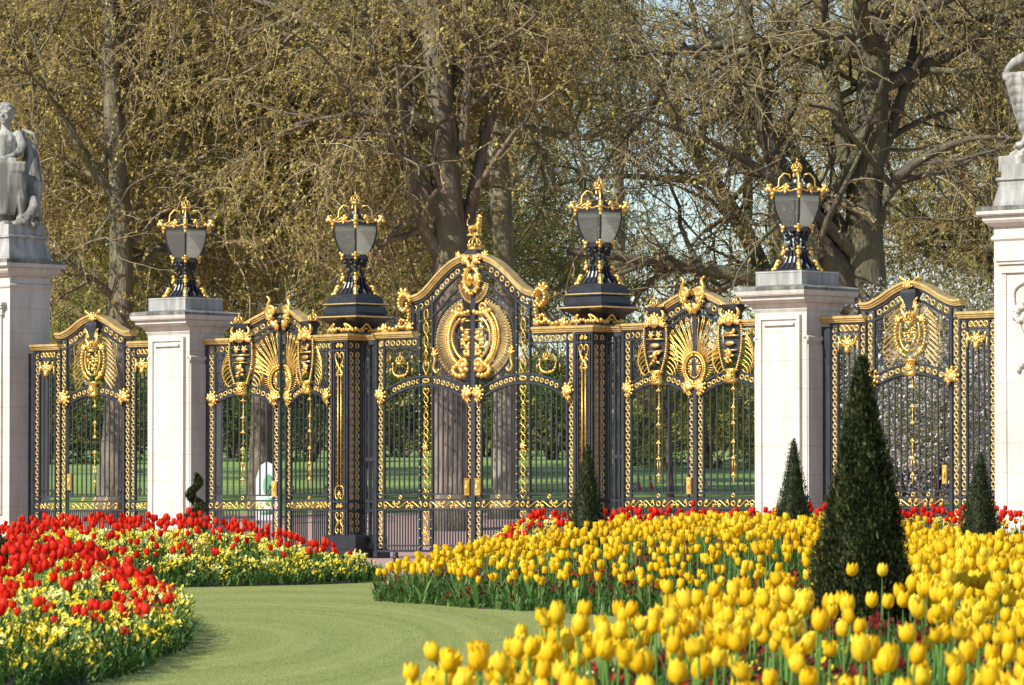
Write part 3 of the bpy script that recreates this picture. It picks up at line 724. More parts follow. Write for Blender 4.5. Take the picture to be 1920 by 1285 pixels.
# crown and lion finial stands on the middle of the arch, carried by the right leaf
fb = MB(); fb.rect([(.12, .10, 5.94), (.15, .13, 5.97), (.15, .13, 6.02), (.10, .09, 6.05)], (.02, -.02, 0)); PR.put('finial_base', fb, IR, False)
fc = MB(); crown(fc, (.02, -.02, 6.05), .30); PR.put('gilt_crown', fc, GO)
ln = MB()
def limb(P, r): ln.tube(P, r, 8)
limb([(-.10, 0, 6.50), (0, 0, 6.50), (.10, 0, 6.54), (.14, 0, 6.60)], [.045, .055, .065, .05])
limb([(.11, .0, 6.56), (.12, .0, 6.66), (.13, 0, 6.70)], [.05, .055, .04]); ln.ell((.145, -.01, 6.71), (.062, .045, .05)); ln.ell((.195, -.01, 6.70), (.03, .025, .022))
for q, y in ((-1, -.03), (1, .03)):
    limb([(.10, y, 6.52), (.12, y, 6.44), (.11 + .02*q, y, 6.37)], [.032, .024, .018]); limb([(-.09, y, 6.50), (-.11, y, 6.44), (-.08, y, 6.40), (-.10 + .02*q, y, 6.36)], [.04, .03, .02, .018])
limb([(-.13, 0, 6.52), (-.2, 0, 6.56), (-.19, 0, 6.66), (-.13, 0, 6.70), (-.16, 0, 6.76)], [.014, .013, .012, .012, .022])
ln.rect([(.15, .06, 6.33), (.15, .06, 6.37)])
boolean_smooth(PR.put('gilt_lion', ln, GO), .012, 1)
SUC = 5.73
side_leaf(-1, -SUC, math.radians(12), 'gate leaf beside the left stone pier, leftmost of the four shorter leaves', 0)
side_leaf(1, -SUC, math.radians(-14), 'shorter gate leaf standing slightly ajar beside the left black iron pier', 1)
side_leaf(-1, SUC, 0, 'shorter gate leaf between the right black iron pier and its own closed partner leaf', 2)
side_leaf(1, SUC, 0, 'shorter gate leaf whose edge disappears behind the right stone pier', 3)

# ------------------------------------------------------------------ railing screens with small arched door
def screen(sgn, label):
    x0, x1 = 8.75, 12.84; c = 10.93
    root = empty('railing_screen', fence(sgn*c, 0, .03), RZ, label, 'railings', 'outer railing screens')
    P = Part(root, c, sgn)
    fr = MB()
    for x in (9.02, 9.18, 9.70, 9.84, 10.04, 11.82, 12.02, 12.17, 12.68, 12.82):
        fr.bx(x-.017, x+.017, -.03, .03, 0, 4.36 if not 9.8 < x < 12.1 else 4.62)
    for z, t in ((4.345, .014), (4.18, .014), (1.135, .016), (.945, .018), (.225, .016), (.115, .02)):
        fr.bx(9.0, 9.84, -.03, .03, z-t, z+t); fr.bx(12.02, 12.84, -.03, .03, z-t, z+t)
    fr.bx(9.0, 9.84, -.03, .03, 1.23, 1.26); fr.bx(12.02, 12.84, -.03, .03, 1.23, 1.26)
    tpr = curve2([(9.76, 4.60), (9.98, 4.60), (10.25, 4.70), (10.6, 4.88), (10.93, 4.96), (11.26, 4.88), (11.6, 4.70), (11.88, 4.60), (12.10, 4.60)], 56)
    fr.sweep(offset(tpr, -.02), FLAT(.04, .022)); fr.sweep(offset(tpr, -.21)[4:-4], FLAT(.035, .018))
    xs = np.linspace(10.04, 11.82, 30); A = np.stack([xs, 3.48 - .22*((xs - c)/.89)**2], 1)
    fr.sweep(offset(A, .085), FLAT(.04, .016)); fr.sweep(offset(A, -.085), FLAT(.04, .016))
    fr.bx(8.78, 9.02, -.05, .05, 0, 4.3); fr.bx(12.84, 13.24, -.04, .04, 0, 4.3)
    P.put('frame', fr, IR, False)
    for lo, hi in ((9.18, 9.70), (12.17, 12.68)):
        b = MB()
        for x in np.linspace(lo, hi, 5)[1:-1]: b.bx(x-.013, x+.013, -.013, .013, 1.25, 3.95)
        for x in np.linspace(lo, hi, 9)[1:-1]: b.bx(x-.011, x+.011, -.011, .011, .13, .93)
        P.put('bars', b, IR, False)
    for lo, hi in ((9.2, 9.68), (12.19, 12.66)):
        g = MB()
        s_scroll(g, lo, (lo+hi)/2, 1.04, .15, .0135); s_scroll(g, (lo+hi)/2, hi, 1.04, .15, .0135, flip=-1)
        P.put('scroll_band', g, GO)
        g = MB(); rings_row(g, lo + .01, hi - .01, 4.262, pitch=.12); P.put('ring_row', g, GO)
    for x in (9.10, 9.77, 9.94, 11.92, 12.095, 12.75):
        rc = MB(); rings_col(rc, x, .16, .93); rings_col(rc, x, .97, 1.12); rings_col(rc, x, 1.16, 4.30 if not 9.9 < x < 12 else 4.5); P.put('ring_column', rc, GD)
    ra = MB(); rings_path(ra, A, .14, t0=.1, t1=.43, R=.042); rings_path(ra, A, .14, t0=.57, t1=.9, R=.042); P.put('ring_arch', ra, GD)
    for ta, tb in ((.13, .40), (.60, .87)): ra = MB(); rings_path(ra, offset(tpr, -.115), .165, t0=ta, t1=tb); P.put('ring_arch', ra, GD)
    co = MB(); co.sweep([(8.8, 4.36), (9.2, 4.36), (9.5, 4.36), (9.86, 4.36)], cornice_sec()); P.put('cornice', co, GD, False)
    co = MB(); co.sweep([(12.0, 4.36), (12.3, 4.36), (12.5, 4.36), (12.9, 4.36)], cornice_sec()); P.put('cornice', co, GD, False)
    co = MB(); co.sweep(tpr, cornice_sec(1.15)); P.put('arched_cornice', co, GD, False)
    for x in (9.44, 12.42):
        f = MB(); acanthus(f, (x, 3.98), .15, PI/2, 5.4, 8, y=-.04)
        for q in (-1, 1): f.tube(line3(curve2([(x + q*.05, 4.0), (x + q*.16, 3.98), (x + q*.21, 4.12)], 8), -.05), .028, 6); f.ell((x + q*.225, -.04, 3.93), (.022, .02, .10))
        f.ell((x, -.07, 3.86), (.06, .05, .07)); P.put('gilt_swag', f, GO)
        ir = MB(); c_scroll(ir, (x - .12, 1.36), .085, .013, -PI/2, -1.2); c_scroll(ir, (x + .12, 1.36), .085, .013, -PI/2, 1.2)
        for q in (-1, 1): c_scroll(ir, (x + q*.07, 4.10), .05, .01, 0, q)
        P.put('iron_scroll', ir, IR)
    # wings of gilt lines and coat in the middle
    su = MB()
    for q in (-1, 1):
        for i in range(10):
            z0 = 4.58 - .085*i; w = .22 + .16*math.sin((i + 1)/10*2.6)
            Q = curve2([(c + q*.22, z0), (c + q*(.24 + w*.45), z0 - .05 - .012*i), (c + q*(.26 + w), z0 - .19 - .018*i)], 9)
            for o in (0, .028): su.tube(line3(Q + np.array([0, o*(1 - .0)]), -.03), .0075, 4)
            su.ring((Q[-1][0], -.03, Q[-1][1] + .012), .017, .007, 8, 4)
        Q = curve2([(c + q*.2, 4.72), (c + q*.5, 4.52), (c + q*.66, 4.42), (c + q*.62, 4.1), (c + q*.68, 3.8), (c + q*.45, 3.72), (c + q*.2, 3.78)], 28); su.tube(line3(Q, -.02), .010, 4)
    P.put('gilt_wings', su, GD)
    ir = MB()
    for q in (-1, 1):
        for z in (4.32, 3.62): c_scroll(ir, (c + q*.76, z), .075, .014, PI/2, q*1.2)
        c_scroll(ir, (c + q*.76, 4.12), .05, .012, PI/2, -q); ir.tube([(c + q*.83, 0, 3.45), (c + q*.83, 0, 4.4)], .012, 5)
        c_scroll(ir, (c + q*.4, 3.62), .06, .012, 0, q)
    P.put('scroll_panel', ir, IR)
    ar = MB()
    for q in (-1, 1):
        Q = curve2([(c + q*.05, 4.50), (c + q*.30, 4.30), (c + q*.33, 4.05), (c + q*.24, 3.82), (c + q*.1, 3.72)], 16); ar.tube(line3(Q, -.08), .018, 5)
        for p in Q: ar.ell((p[0] + q*.015, -.09, p[1]), (.04, .035, .03), a=p[1]*9, nu=6, nv=3)
        Q = curve2([(c + q*.20, 4.32), (c + q*.23, 4.1), (c + q*.15, 3.88), (c + q*.02, 3.8)], 12); ar.tube(line3(Q, -.10), .024, 5)
        Q = curve2([(c + q*.06, 4.42), (c + q*.17, 4.56), (c + q*.12, 4.68), (c + q*.2, 4.78)], 12); ar.tube(line3(Q, -.12), np.linspace(.05, .02, len(Q)), 6)
        acanthus(ar, (c + q*.14, 4.6), .10, PI/2 + q*.2, 2.4, 4, y=-.1)
    crown(ar, (c, -.10, 4.30), .24)
    ar.bx(c - .17, c + .17, -.10, -.08, 4.13, 4.155); ar.bx(c - .15, c + .15, -.10, -.085, 4.02, 4.035)
    rw = random.Random(9 + int(sgn))
    for k in range(34):
        zz = rw.uniform(3.84, 4.26); ww = .16 if zz > 4 else .10
        ar.ell((c + rw.uniform(-ww, ww), -.105, zz), (rw.uniform(.02, .05), .022, rw.uniform(.012, .028)), a=rw.uniform(-1.4, 1.4), nu=6, nv=3)
    for q in (-1, 1):
        acanthus(ar, (c + q*.26, 4.36), .11, PI/2 - q*.5, 2.4, 5, y=-.09); acanthus(ar, (c + q*.22, 3.84), .09, -PI/2 + q*.6, 2.4, 4, y=-.09)
    ar.rect([(.10, .05, 3.34), (.12, .07, 3.38), (.085, .05, 3.44), (.085, .05, 3.56), (.13, .07, 3.62), (.15, .07, 3.66)], (c, -.07, 0)); acanthus(ar, (c, 3.5), .09, PI/2, 5.5, 8, y=-.13)
    P.put('coat_of_arms', ar, GO)
    sh = MB(); sh.rect([(.09, .05, 4.55), (.12, .07, 4.7), (.18, .1, 4.86), (.16, .09, 4.93)], (c, -.06, 0)); P.put('shield_frame', sh, IR, False)
    t = MB(); acanthus(t, (c - .03, 4.98), .15, PI/2, 3.0, 6, y=-.12)
    for q in (-1, 1): t.tube(line3(curve2([(c + q*.02, 5.03), (c + q*.12, 5.10), (c + q*.2, 5.15)], 6), -.1), .025, 5); t.ell((c + q*.21, -.1, 5.15), (.035, .03, .045))
    P.put('apex_shell', t, GO)
    for x in (10.0, 11.86):
        g = MB(); acanthus(g, (x, 3.30), .20, PI/2 + (.3 if x > 11 else -.3), 4.4, 8); P.put('gilt_shell', g, GO)
    # the arched door
    d = MB(); w = .85
    Q = curve2([(c - w, .05), (c - w, 2.0), (c - w, 3.0), (c - w*.86, 3.20), (c - w*.45, 3.33), (c, 3.37), (c + w*.45, 3.33), (c + w*.86, 3.20), (c + w, 3.0), (c + w, 2.0), (c + w, .05)], 80)
    d.tube(line3(Q, 0), .024, 6)
    for z, t in ((1.245, .014), (1.135, .016), (.945, .018), (.225, .016), (.115, .02)): d.bx(c - w, c + w, -.026, .026, z-t, z+t)
    ins = [x for x in np.linspace(c - w, c + w, 13)[1:-1]]
    for x in ins: d.bx(x-.012, x+.012, -.012, .012, 1.25, 3.35 - .18*((x - c)/w)**2)
    for x in np.linspace(c - w, c + w, 27)[1:-1]: d.bx(x-.010, x+.010, -.010, .010, .13, .93)
    for q in (-1, 1): corner_scrolls(d, c + q*(w - .08), 1.27, -q, .08)
    do = P.put('door', d, IR, False)
    def dput(name, mb, m, sm=True):
        o = P.put(name, mb, m, sm); o.parent = do; return o
    g = MB()
    for k in range(4): s_scroll(g, c - .72 + .36*k, c - .36 + .36*k, 1.04, .15, .0135, -.02, 1 if k < 2 else -1)
    for q in (-.36, 0, .36): g.ring((c + q, -.02, 1.19), .034, .014, 12, 5)
    dput('scroll_band', g, GO)
    pd = MB()
    for i, z in enumerate((3.15, 2.8, 2.5, 2.17, 1.85, 1.55)):
        pd.ell((c, -.02, z), (.036, .03, .05), nu=7, nv=4); pd.ell((c, -.02, z + (.10 if i % 2 == 0 else -.09)), (.016, .016, .07), nu=6, nv=4)
        for q in (-1, 1): pd.ell((c + q*.035, -.03, z - .01), (.022, .018, .018), nu=5, nv=3)
    for q in (-1, 1): pd.tube([(c + q*.03, -.02, 1.6), (c + q*.03, -.02, 1.86)], .008, 4)
    dput('gilt_pendant', pd, GO)
    lk = MB(); xx = c + .76*(1 if sgn > 0 else 1); lk.bx(xx - .05, xx + .05, -.07, -.02, 1.38, 1.72); lk.ell((xx, -.08, 1.55), (.025, .02, .08)); dput('lock_box', lk, GO, False)
screen(-1, 'gilt and black railing screen left of the left stone pier, holding a small arched door')
screen(1, 'gilt and black railing screen right of the right stone pier, behind the biggest clipped cone')

# ------------------------------------------------------------------ black iron piers
def iron_pier(sgn, label):
    root = empty('iron_pier', fence(sgn*3.28, 0, 0), RZ, label, 'pier', 'black iron piers')
    def put(name, mb, m, smooth=False): return mb.build(name, m, root, smooth=smooth)
    pl = MB(); pl.rect([(.50, .50, 0), (.50, .50, .16), (.46, .46, .19), (.46, .46, .42), (.44, .44, .45), (.40, .44, .47)]); put('plinth', pl, M['iron_black'])
    b = MB()
    for sy in (-1, 1):
        for x in (-.215, -.155, .155, .215): b.bx(x-.014, x+.014, sy*.446-.016, sy*.446+.016, .46, 4.36)
        for y in (.05, .245, .41):
            for sx in (-1, 1): b.bx(sx*.215-.014, sx*.215+.014, sy*y-.014, sy*y+.014, .46, 4.36)
        for z in (.95, 1.135, 4.17, 4.35): b.bx(-.22, .22, sy*.446-.018, sy*.446+.018, z-.016, z+.016)
    for z in (.95, 1.135, 4.17, 4.35):
        for sx in (-1, 1): b.bx(sx*.215-.016, sx*.215+.016, -.43, .43, z-.017, z+.017)
    for sx in (-1, 1):
        for x in (.30, .40, .52): b.bx(sx*x-.016, sx*x+.016, -.016, .016, .3, 4.36)
        b.bx(sx*.22, sx*.58, -.02, .02, .935, .965) if sx > 0 else b.bx(-.58, -.22, -.02, .02, .935, .965)
        b.bx(*(sorted((sx*.22, sx*.58))), -.02, .02, 1.12, 1.15); b.bx(*(sorted((sx*.20, sx*.60))), -.06, .06, 4.28, 4.36)
        for z in (.55, .8, 1.4, 1.7): b.ring((sx*.35, 0, z), .05, .012, 10, 5)
    b.bx(-.14, .14, -.10, .10, .46, 4.34)
    put('openwork_shaft', b, IR)
    for sx in (-1, 1):
        for y in (-.345, -.16):
            rc = MB()
            rings_col(rc, 0, .5, .93); rings_col(rc, 0, .97, 1.12); rings_col(rc, 0, 1.16, 4.15); rings_col(rc, 0, 4.2, 4.33)
            def fn(V, sx=sx, y=y): return np.stack([V[:, 1] + sx*.215, V[:, 0] + y, V[:, 2]], 1)
            rc.xf(fn); put('ring_column', rc, GD, True)
    for sy in (-1,):
        h = MB(); y = -.45
        def L(pts, r=.014, n=20): h.tube(line3(curve2(pts, n), y), r, 5)
        for q in (-1, 1):
            h.tube([(q*.042, y, 1.42), (q*.042, y, 3.68)], .013, 5)
            L([(q*.02, 3.86), (q*.10, 3.98), (q*.115, 4.08), (q*.06, 4.13), (q*.015, 4.06), (q*.035, 4.02)]); L([(q*.09, 3.68), (q*.05, 3.76), (-q*.05, 3.86), (-q*.10, 3.94)]); L([(q*.11, 3.82), (q*.05, 3.88), (q*.02, 3.76), (q*.06, 3.7)])
            L([(q*.015, 1.45), (q*.10, 1.42), (q*.115, 1.28), (q*.08, 1.19), (q*.03, 1.2), (q*.03, 1.27), (q*.06, 1.28)])
            L([(q*.03, .72), (q*.10, .82), (q*.10, .90), (q*.05, .91), (q*.03, .86), (q*.06, .83)]); L([(q*.03, .72), (q*.10, .62), (q*.10, .53), (q*.05, .50), (q*.03, .56), (q*.06, .59)])
            h.tube([(q*.035, y, .66), (q*.035, y, .78)], .016, 5)
            c_scroll(h, (q*.06, 1.045), .05, .013, PI/2, q*1.1, y=y); c_scroll(h, (q*.06, 4.26), .05, .014, PI/2, q*1.1, y=y)
        h.ring((0, y, 1.045), .02, .012, 8, 4); acanthus(h, (0, 1.3), .05, PI/2, 5, 5, y=y)
        h.bx(-.1, .1, y-.012, y+.012, 3.66, 3.69)
        put('heart_panel', h, GO, True)
    co = MB()
    # cornice breaking forward over the pilaster
    pr = [(.05, 0), (.07, .012), (.07, .035), (.095, .045), (.095, .068), (.125, .082), (.125, .118), (.11, .13)]
    co.rect([(.235 + a - .04, .465 + a - .04, 4.365 + z) for a, z in pr]); co.rect([(.62, a, 4.362 + z) for a, z in pr]); put('gilt_cornice', co, GD)
    ga = MB()
    for q in (-1, 1):
        for k in range(7):
            x = q*(.04 + .05*k); z = 4.60 - .03*abs(math.sin(k*1.3))
            ga.ell((x, -.50 + .25*abs(x), z), (.045, .04, .036), a=k, nu=6, nv=3)
        Q = curve2([(q*.06, 4.56), (q*.2, 4.60), (q*.14, 4.70), (q*.24, 4.66), (q*.36, 4.56)], 14); ga.tube(np.stack([Q[:, 0], -.50 + .3*np.abs(Q[:, 0]), Q[:, 1]], 1), .026, 6)
    ga.merge(ga_side := MB()) if False else None
    for k in range(8): ga.ell((.33, -.40 + .09*k, 4.58 + .03*math.sin(k*2)), (.04, .045, .035), nu=6, nv=3)
    Q = curve2([(-.38, 4.56), (-.2, 4.6), (-.05, 4.7), (.1, 4.58), (.3, 4.6)], 16); ga.tube(np.stack([np.full(len(Q), .36), Q[:, 0], Q[:, 1]], 1), .025, 6)
    put('gilt_garland', ga, GO, True)
    cap = MB(); cap.rect([(.30, .30, 4.49), (.30, .30, 4.62), (.36, .36, 4.70), (.46, .46, 4.77), (.56, .56, 4.82)]); cap.rect([(.575, .575, 4.855), (.46, .46, 4.89), (.43, .43, 4.93), (.42, .42, 5.06)]); cap.rect([(.455, .455, 5.115), (.40, .40, 5.13), (.385, .385, 5.24), (.36, .36, 5.26)])
    cap.rect([(.46, .46, 5.07), (.455, .455, 5.085)])
    put('cap', cap, M['iron_black'])
    gl = MB(); gl.rect([(.575, .575, 4.822), (.588, .588, 4.83), (.588, .588, 4.85), (.57, .57, 4.856)]); gl.rect([(.455, .455, 5.086), (.468, .468, 5.092), (.468, .468, 5.112), (.45, .45, 5.116)]); put('gilt_moulding', gl, GD)
    return root
iron_pier(-1, 'black iron pier with gilt rings, left of the tall middle gate')
iron_pier(1, 'black iron pier with gilt rings, right of the tall middle gate')

# ------------------------------------------------------------------ lanterns
def build_lantern(mk_root):
    root = mk_root
    def put(name, mb, m, smooth=False): return mb.build(name, m, root, smooth=smooth)
    s = MB(); s.rect([(.33, .33, 0), (.33, .33, .04), (.27, .27, .07), (.20, .20, .16), (.155, .155, .28), (.145, .145, .36), (.17, .17, .38), (.17, .17, .41)])
    for q in range(4):
        a = q*PI/2; ca, sa = math.cos(a), math.sin(a)
        for k in (-.09, 0, .09):
            P = [(.30, k*1.6, .05), (.215, k*1.2, .16), (.17, k, .28), (.165, k*.9, .37)]
            s.tube([(x*ca - y*sa, x*sa + y*ca, z) for x, y, z in P], .022, 5)
    put('pedestal', s, M['iron_black'])
    f = MB(); f.lathe([(.05, .40), (.045, .5), (.07, .56), (.04, .64), (.05, .72), (.09, .80)], n=10)
    for q in range(4):
        a = q*PI/2 + PI/4; ca, sa = math.cos(a), math.sin(a)
        def T(P): return [(x*ca, x*sa, z) for x, z in P]
        f.tube(T([(.12, .40), (.17, .47), (.10, .56), (.14, .66), (.20, .74), (.18, .80)]), [.025, .03, .028, .035, .04, .03], 6)
        for x, z in ((.2, .70), (.23, .76), (.18, .62), (.12, .52)): f.ell((x*ca, x*sa, z), (.045, .045, .05), nu=7, nv=4)
        a = q*PI/2; ca, sa = math.cos(a), math.sin(a); f.ell((.13*ca, .13*sa, .76), (.05, .05, .04)); f.ell((.11*ca, .11*sa, .68), (.035, .035, .05))
    put('support_figures', f, M['iron_black'], True)
    # glazed body: bowed square, widest at the top
    hs = [(.82, .165), (.90, .205), (1.02, .25), (1.16, .285), (1.32, .305), (1.44, .305)]
    g = MB(); g.rect([(w, w, z) for z, w in hs]); put('glass_panes', g, M['glass'])
    fr = MB()
    for sx in (-1, 1):
        for sy in (-1, 1):
            fr.tube([(sx*w, sy*w, z) for z, w in hs], .021, 6)
    for z, w in ((.82, .17), (1.44, .31)):
        for sx in (-1, 1): fr.bx(sx*w-.022, sx*w+.022, -w, w, z-.02, z+.025); fr.bx(-w, w, sx*w-.022, sx*w+.022, z-.021, z+.024)
    fr.rect([(.19, .19, .76), (.19, .19, .80)])
    put('frame', fr, M['iron_black'])
    lp = MB(); lp.tube([(0, 0, .84), (0, 0, 1.05)], .02, 6); lp.ell((0, 0, 1.10), (.035, .035, .05)); put('burner', lp, M['stone_statue'], True)
    rf = MB(); rf.rect([(.34, .34, 1.47), (.33, .33, 1.50), (.24, .24, 1.545), (.15, .15, 1.57), (.12, .12, 1.60)]); rf.lathe([(.12, 1.60), (.13, 1.63), (.10, 1.67), (.085, 1.72), (.09, 1.76), (.05, 1.80)], n=12); put('roof', rf, M['iron_black'])
    for q in range(4):
        a = q*PI/2 + PI/4; ca, sa = math.cos(a), math.sin(a); D = .43
        o = MB()
        def T(P, y=0): return [(x*ca - y*sa, x*sa + y*ca, z) for x, z in P]
        o.tube(T([(D+.01, 1.40), (D+.03, 1.50), (D+.10, 1.58), (D+.14, 1.55), (D+.12, 1.50)]), [.035, .045, .05, .04, .03], 6)
        for x, z, r in ((D+.10, 1.60, .05), (D+.02, 1.46, .05), (D+.13, 1.53, .045), (D+.03, 1.38, .035), (D-.01, 1.53, .05), (D+.06, 1.62, .035)): o.ell((x*ca, x*sa, z), (r, r, r*.95), nu=7, nv=4)
        put('gilt_corner_scroll', o, GO, True)
        r_ = MB(); r_.tube(T([(D-.02, 1.55), (.34, 1.60), (.33, 1.74), (.24, 1.84), (.14, 1.82), (.12, 1.74)]), [.03, .018, .018, .018, .018, .016], 6); r_.tube(T([(D, 1.5), (.2, 1.62), (.10, 1.66)]), .018, 5); r_.tube(T([(.10, 1.6), (.06, 1.76), (.05, 1.9)]), .018, 5); put('gilt_rib', r_, GO, True)
        b = MB(); D2 = .25
        for x, z, r in ((D2+.01, .83, .05), (D2+.05, .87, .035), (D2+.02, .76, .035)): b.ell((x*ca, x*sa, z), (r, r, r), nu=7, nv=4)
        for k in (-1, 1): b.ell((D2*ca - k*.05*sa, D2*sa + k*.05*ca, .83), (.035, .035, .035), nu=6, nv=3)
        for x, z, r in ((.24, .37, .06), (.25, .45, .04), (.27, .33, .04), (.22, .28, .035)): b.ell((x*ca, x*sa, z), (r, r, r), nu=7, nv=4)
        for x, z, r in ((.40, .05, .055), (.36, .13, .06), (.34, .20, .04), (.45, .04, .04)): b.ell((x*ca, x*sa, z), (r, r, r), nu=7, nv=4)
        b.tube(T([(.46, .03), (.40, .10), (.36, .2), (.30, .2), (.31, .14)]), [.02, .04, .04, .03, .02], 6)
        put('gilt_foot', b, GO, True)
        a = q*PI/2; ca, sa = math.cos(a), math.sin(a); m_ = MB()
        for x, z, r in ((.32, 1.54, .055), (.30, 1.60, .05), (.34, 1.48, .035)): m_.ell((x*ca, x*sa, z), (r, r, r*1.1), nu=7, nv=4)
        for k in (-1, 1):
            P = [(.32, k*.02, 1.53), (.33, k*.12, 1.49), (.33, k*.24, 1.52), (.32, k*.31, 1.50)]
            m_.tube([(x*ca - y*sa, x*sa + y*ca, z) for x, y, z in P], .02, 5); m_.ell((.32*ca - k*.06*sa, .32*sa + k*.06*ca, 1.57), (.035,)*3, nu=6, nv=3)
        put('gilt_shell', m_, GO, True)
    c = MB(); c.lathe([(.03, 1.78), (.035, 1.88), (.02, 1.90)], n=8); crown(c, (0, 0, 1.87), .22); put('gilt_crown', c, GO, True)
lr = empty('lantern', fence(-3.28, 0, 5.262), RZ); build_lantern(lr)
LAB = [(-8.2, 5.37, 'crowned lantern on the left white stone pier, leftmost of four lanterns'), (-3.28, 5.262, 'crowned lantern on the black iron pier left of the middle gate'),
       (3.28, 5.262, 'crowned lantern on the black iron pier right of the middle gate'), (8.2, 5.37, 'crowned lantern on the right white stone pier, highest of four lanterns')]
for i, (u, z, lb) in enumerate(LAB):
    o = lr if i == 1 else copy_tree(lr)
    o.location = fence(u, 0, z); tag(o, lb, 'lantern', 'gilt crowned lanterns on the piers')

# ------------------------------------------------------------------ stone piers
def stone_pier(sgn, label):
    root = empty('stone_pier', fence(sgn*8.2, 0, 0), RZ, label, 'pier', 'white stone piers with lanterns')
    def put(name, mb, m, smooth=False): return mb.build(name, m, root, smooth=smooth)
    b = MB(); b.rect([(.76, .62, 0), (.76, .62, .42), (.73, .59, .50), (.68, .54, .58), (.64, .50, .70), (.62, .48, .80), (.62, .48, 4.60), (.66, .52, 4.66), (.66, .52, 4.70), (.70, .58, 4.76)])
    put('shaft', b, M['stone'])
    f = MB(); y = -.48
    f.bx(-.52, .52, y-.06, y, .7, .85); 
    f.bx(-.50, -.42, y-.07, y, .85, 4.55); f.bx(.42, .50, y-.07, y, .85, 4.55); f.bx(-.42, .42, y-.07, y, 4.47, 4.55); f.bx(-.42, .42, y-.035, y, .85, 4.47)
    f.bx(-.36, .36, y-.085, y-.035, 4.36, 4.40)
    put('front_panel', f, M['stone'])
    s = MB()
    for sx in (-1, 1):
        s.rect([(.035, .26, 4.06), (.06, .28, 4.10), (.06, .28, 4.14), (.03, .26, 4.17)], (sx*.60, -.20, 0)); s.rect([(.045, .26, .80), (.05, .265, 3.9), (.045, .26, 4.0)], (sx*.60, -.20, 0))
    put('side_moulding', s, M['stone'])
    c = MB(); c.rect([(.70, .60, 4.762), (.74, .68, 4.80), (.76, .72, 4.83), (.76, .72, 4.90)]); c.rect([(.80, .78, 4.903), (.815, .80, 4.93), (.83, .82, 5.00)]); put('cornice', c, M['stone'])
    t = MB(); t.rect([(.835, .825, 5.003), (.835, .825, 5.05), (.80, .79, 5.075), (.56, .55, 5.11)]); put('cornice_top', t, M['stone_dirty'])
    k = MB(); k.rect([(.55, .54, 5.11), (.55, .54, 5.33), (.56, .55, 5.34), (.55, .54, 5.37)]); put('lantern_block', k, M['stone_mid'])
    return root
stone_pier(-1, 'white stone pier carrying a lantern, left of the gates beside a spiral topiary')
stone_pier(1, 'white stone pier carrying a lantern, right of the gates behind a small cone')
def statue_pier(sgn, label):
    A, B = 1.05, .58
    root = empty('statue_pier', fence(-14.05 if sgn < 0 else 14.27, 0, 0), RZ, label, 'pier', 'broad stone piers with statues')
    def put(name, mb, m, smooth=False): return mb.build(name, m, root, smooth=smooth)
    b = MB(); b.rect([(A+.14, B+.14, 0), (A+.14, B+.14, .42), (A+.08, B+.08, .52), (A, B, .70), (A, B, 5.72), (A+.04, B+.04, 5.76), (A+.04, B+.04, 5.80), (A, B, 5.84), (A, B, 5.98)]); put('shaft', b, M['stone'])
    f = MB(); y = -B
    f.bx(-A+.22, -A+.30, y-.05, y, .9, 5.15); f.bx(A-.30, A-.22, y-.05, y, .9, 5.15); f.bx(-A+.30, A-.30, y-.03, y, .9, 5.15); f.bx(-A+.14, A-.14, y-.12, y, 5.30, 5.36); f.bx(-A+.17, A-.17, y-.08, y, 5.15, 5.30); f.bx(-A+.10, A-.10, y-.15, y, 5.36, 5.42)
    put('front_panel', f, M['stone'])
    r_ = MB(); rr = random.Random(5)
    for k in range(60):
        t = k/60; x = .62*math.cos(t*9) * (.4 + .5*abs(math.sin(t*5))) ; z = 4.95 - 1.5*t + rr.uniform(-.05, .05)
        r_.ell((x, y-.05, z), (.085, .06, .05), a=rr.uniform(0, 3), nu=7, nv=4)
    for q in (-1, 1): r_.tube(line3(curve2([(q*.1, 3.6), (q*.45, 4.2), (q*.58, 4.8), (q*.3, 5.0)], 18), y-.05), .035, 6)
    put('carved_trophy', r_, M['stone'], True)
    c = MB(); c.rect([(A+.03, B+.05, 5.982), (A+.10, B+.14, 6.05), (A+.13, B+.18, 6.10), (A+.13, B+.18, 6.17)]); c.rect([(A+.18, B+.24, 6.173), (A+.20, B+.27, 6.20), (A+.20, B+.27, 6.26)]); put('cornice', c, M['stone'])
    t = MB(); t.rect([(A+.205, B+.275, 6.262), (A+.205, B+.275, 6.31), (A+.2, B+.28, 6.34), (A-.05, B+.02, 6.36)]); put('cornice_top', t, M['stone_dirty'])
    p = MB(); p.rect([(A-.0, B+.02, 6.36), (A-.0, B+.02, 6.42), (A-.08, B-.04, 6.72), (A-.08, B-.04, 6.80), (A-.04, B+.0, 6.82), (A-.04, B+.0, 6.86), (A-.12, B-.06, 6.88), (A-.12, B-.06, 7.1)]); put('statue_base', p, M['stone_mid'])
    return root
statue_pier(-1, 'broad white stone pier under the boy statue, cut by the left picture edge')
statue_pier(1, 'broad white stone pier with carved front, cut by the right picture edge')

# ------------------------------------------------------------------ statues
st = MB()
def cap_(P, r, n=10, mb=None): (mb or st).tube(P, r, n)
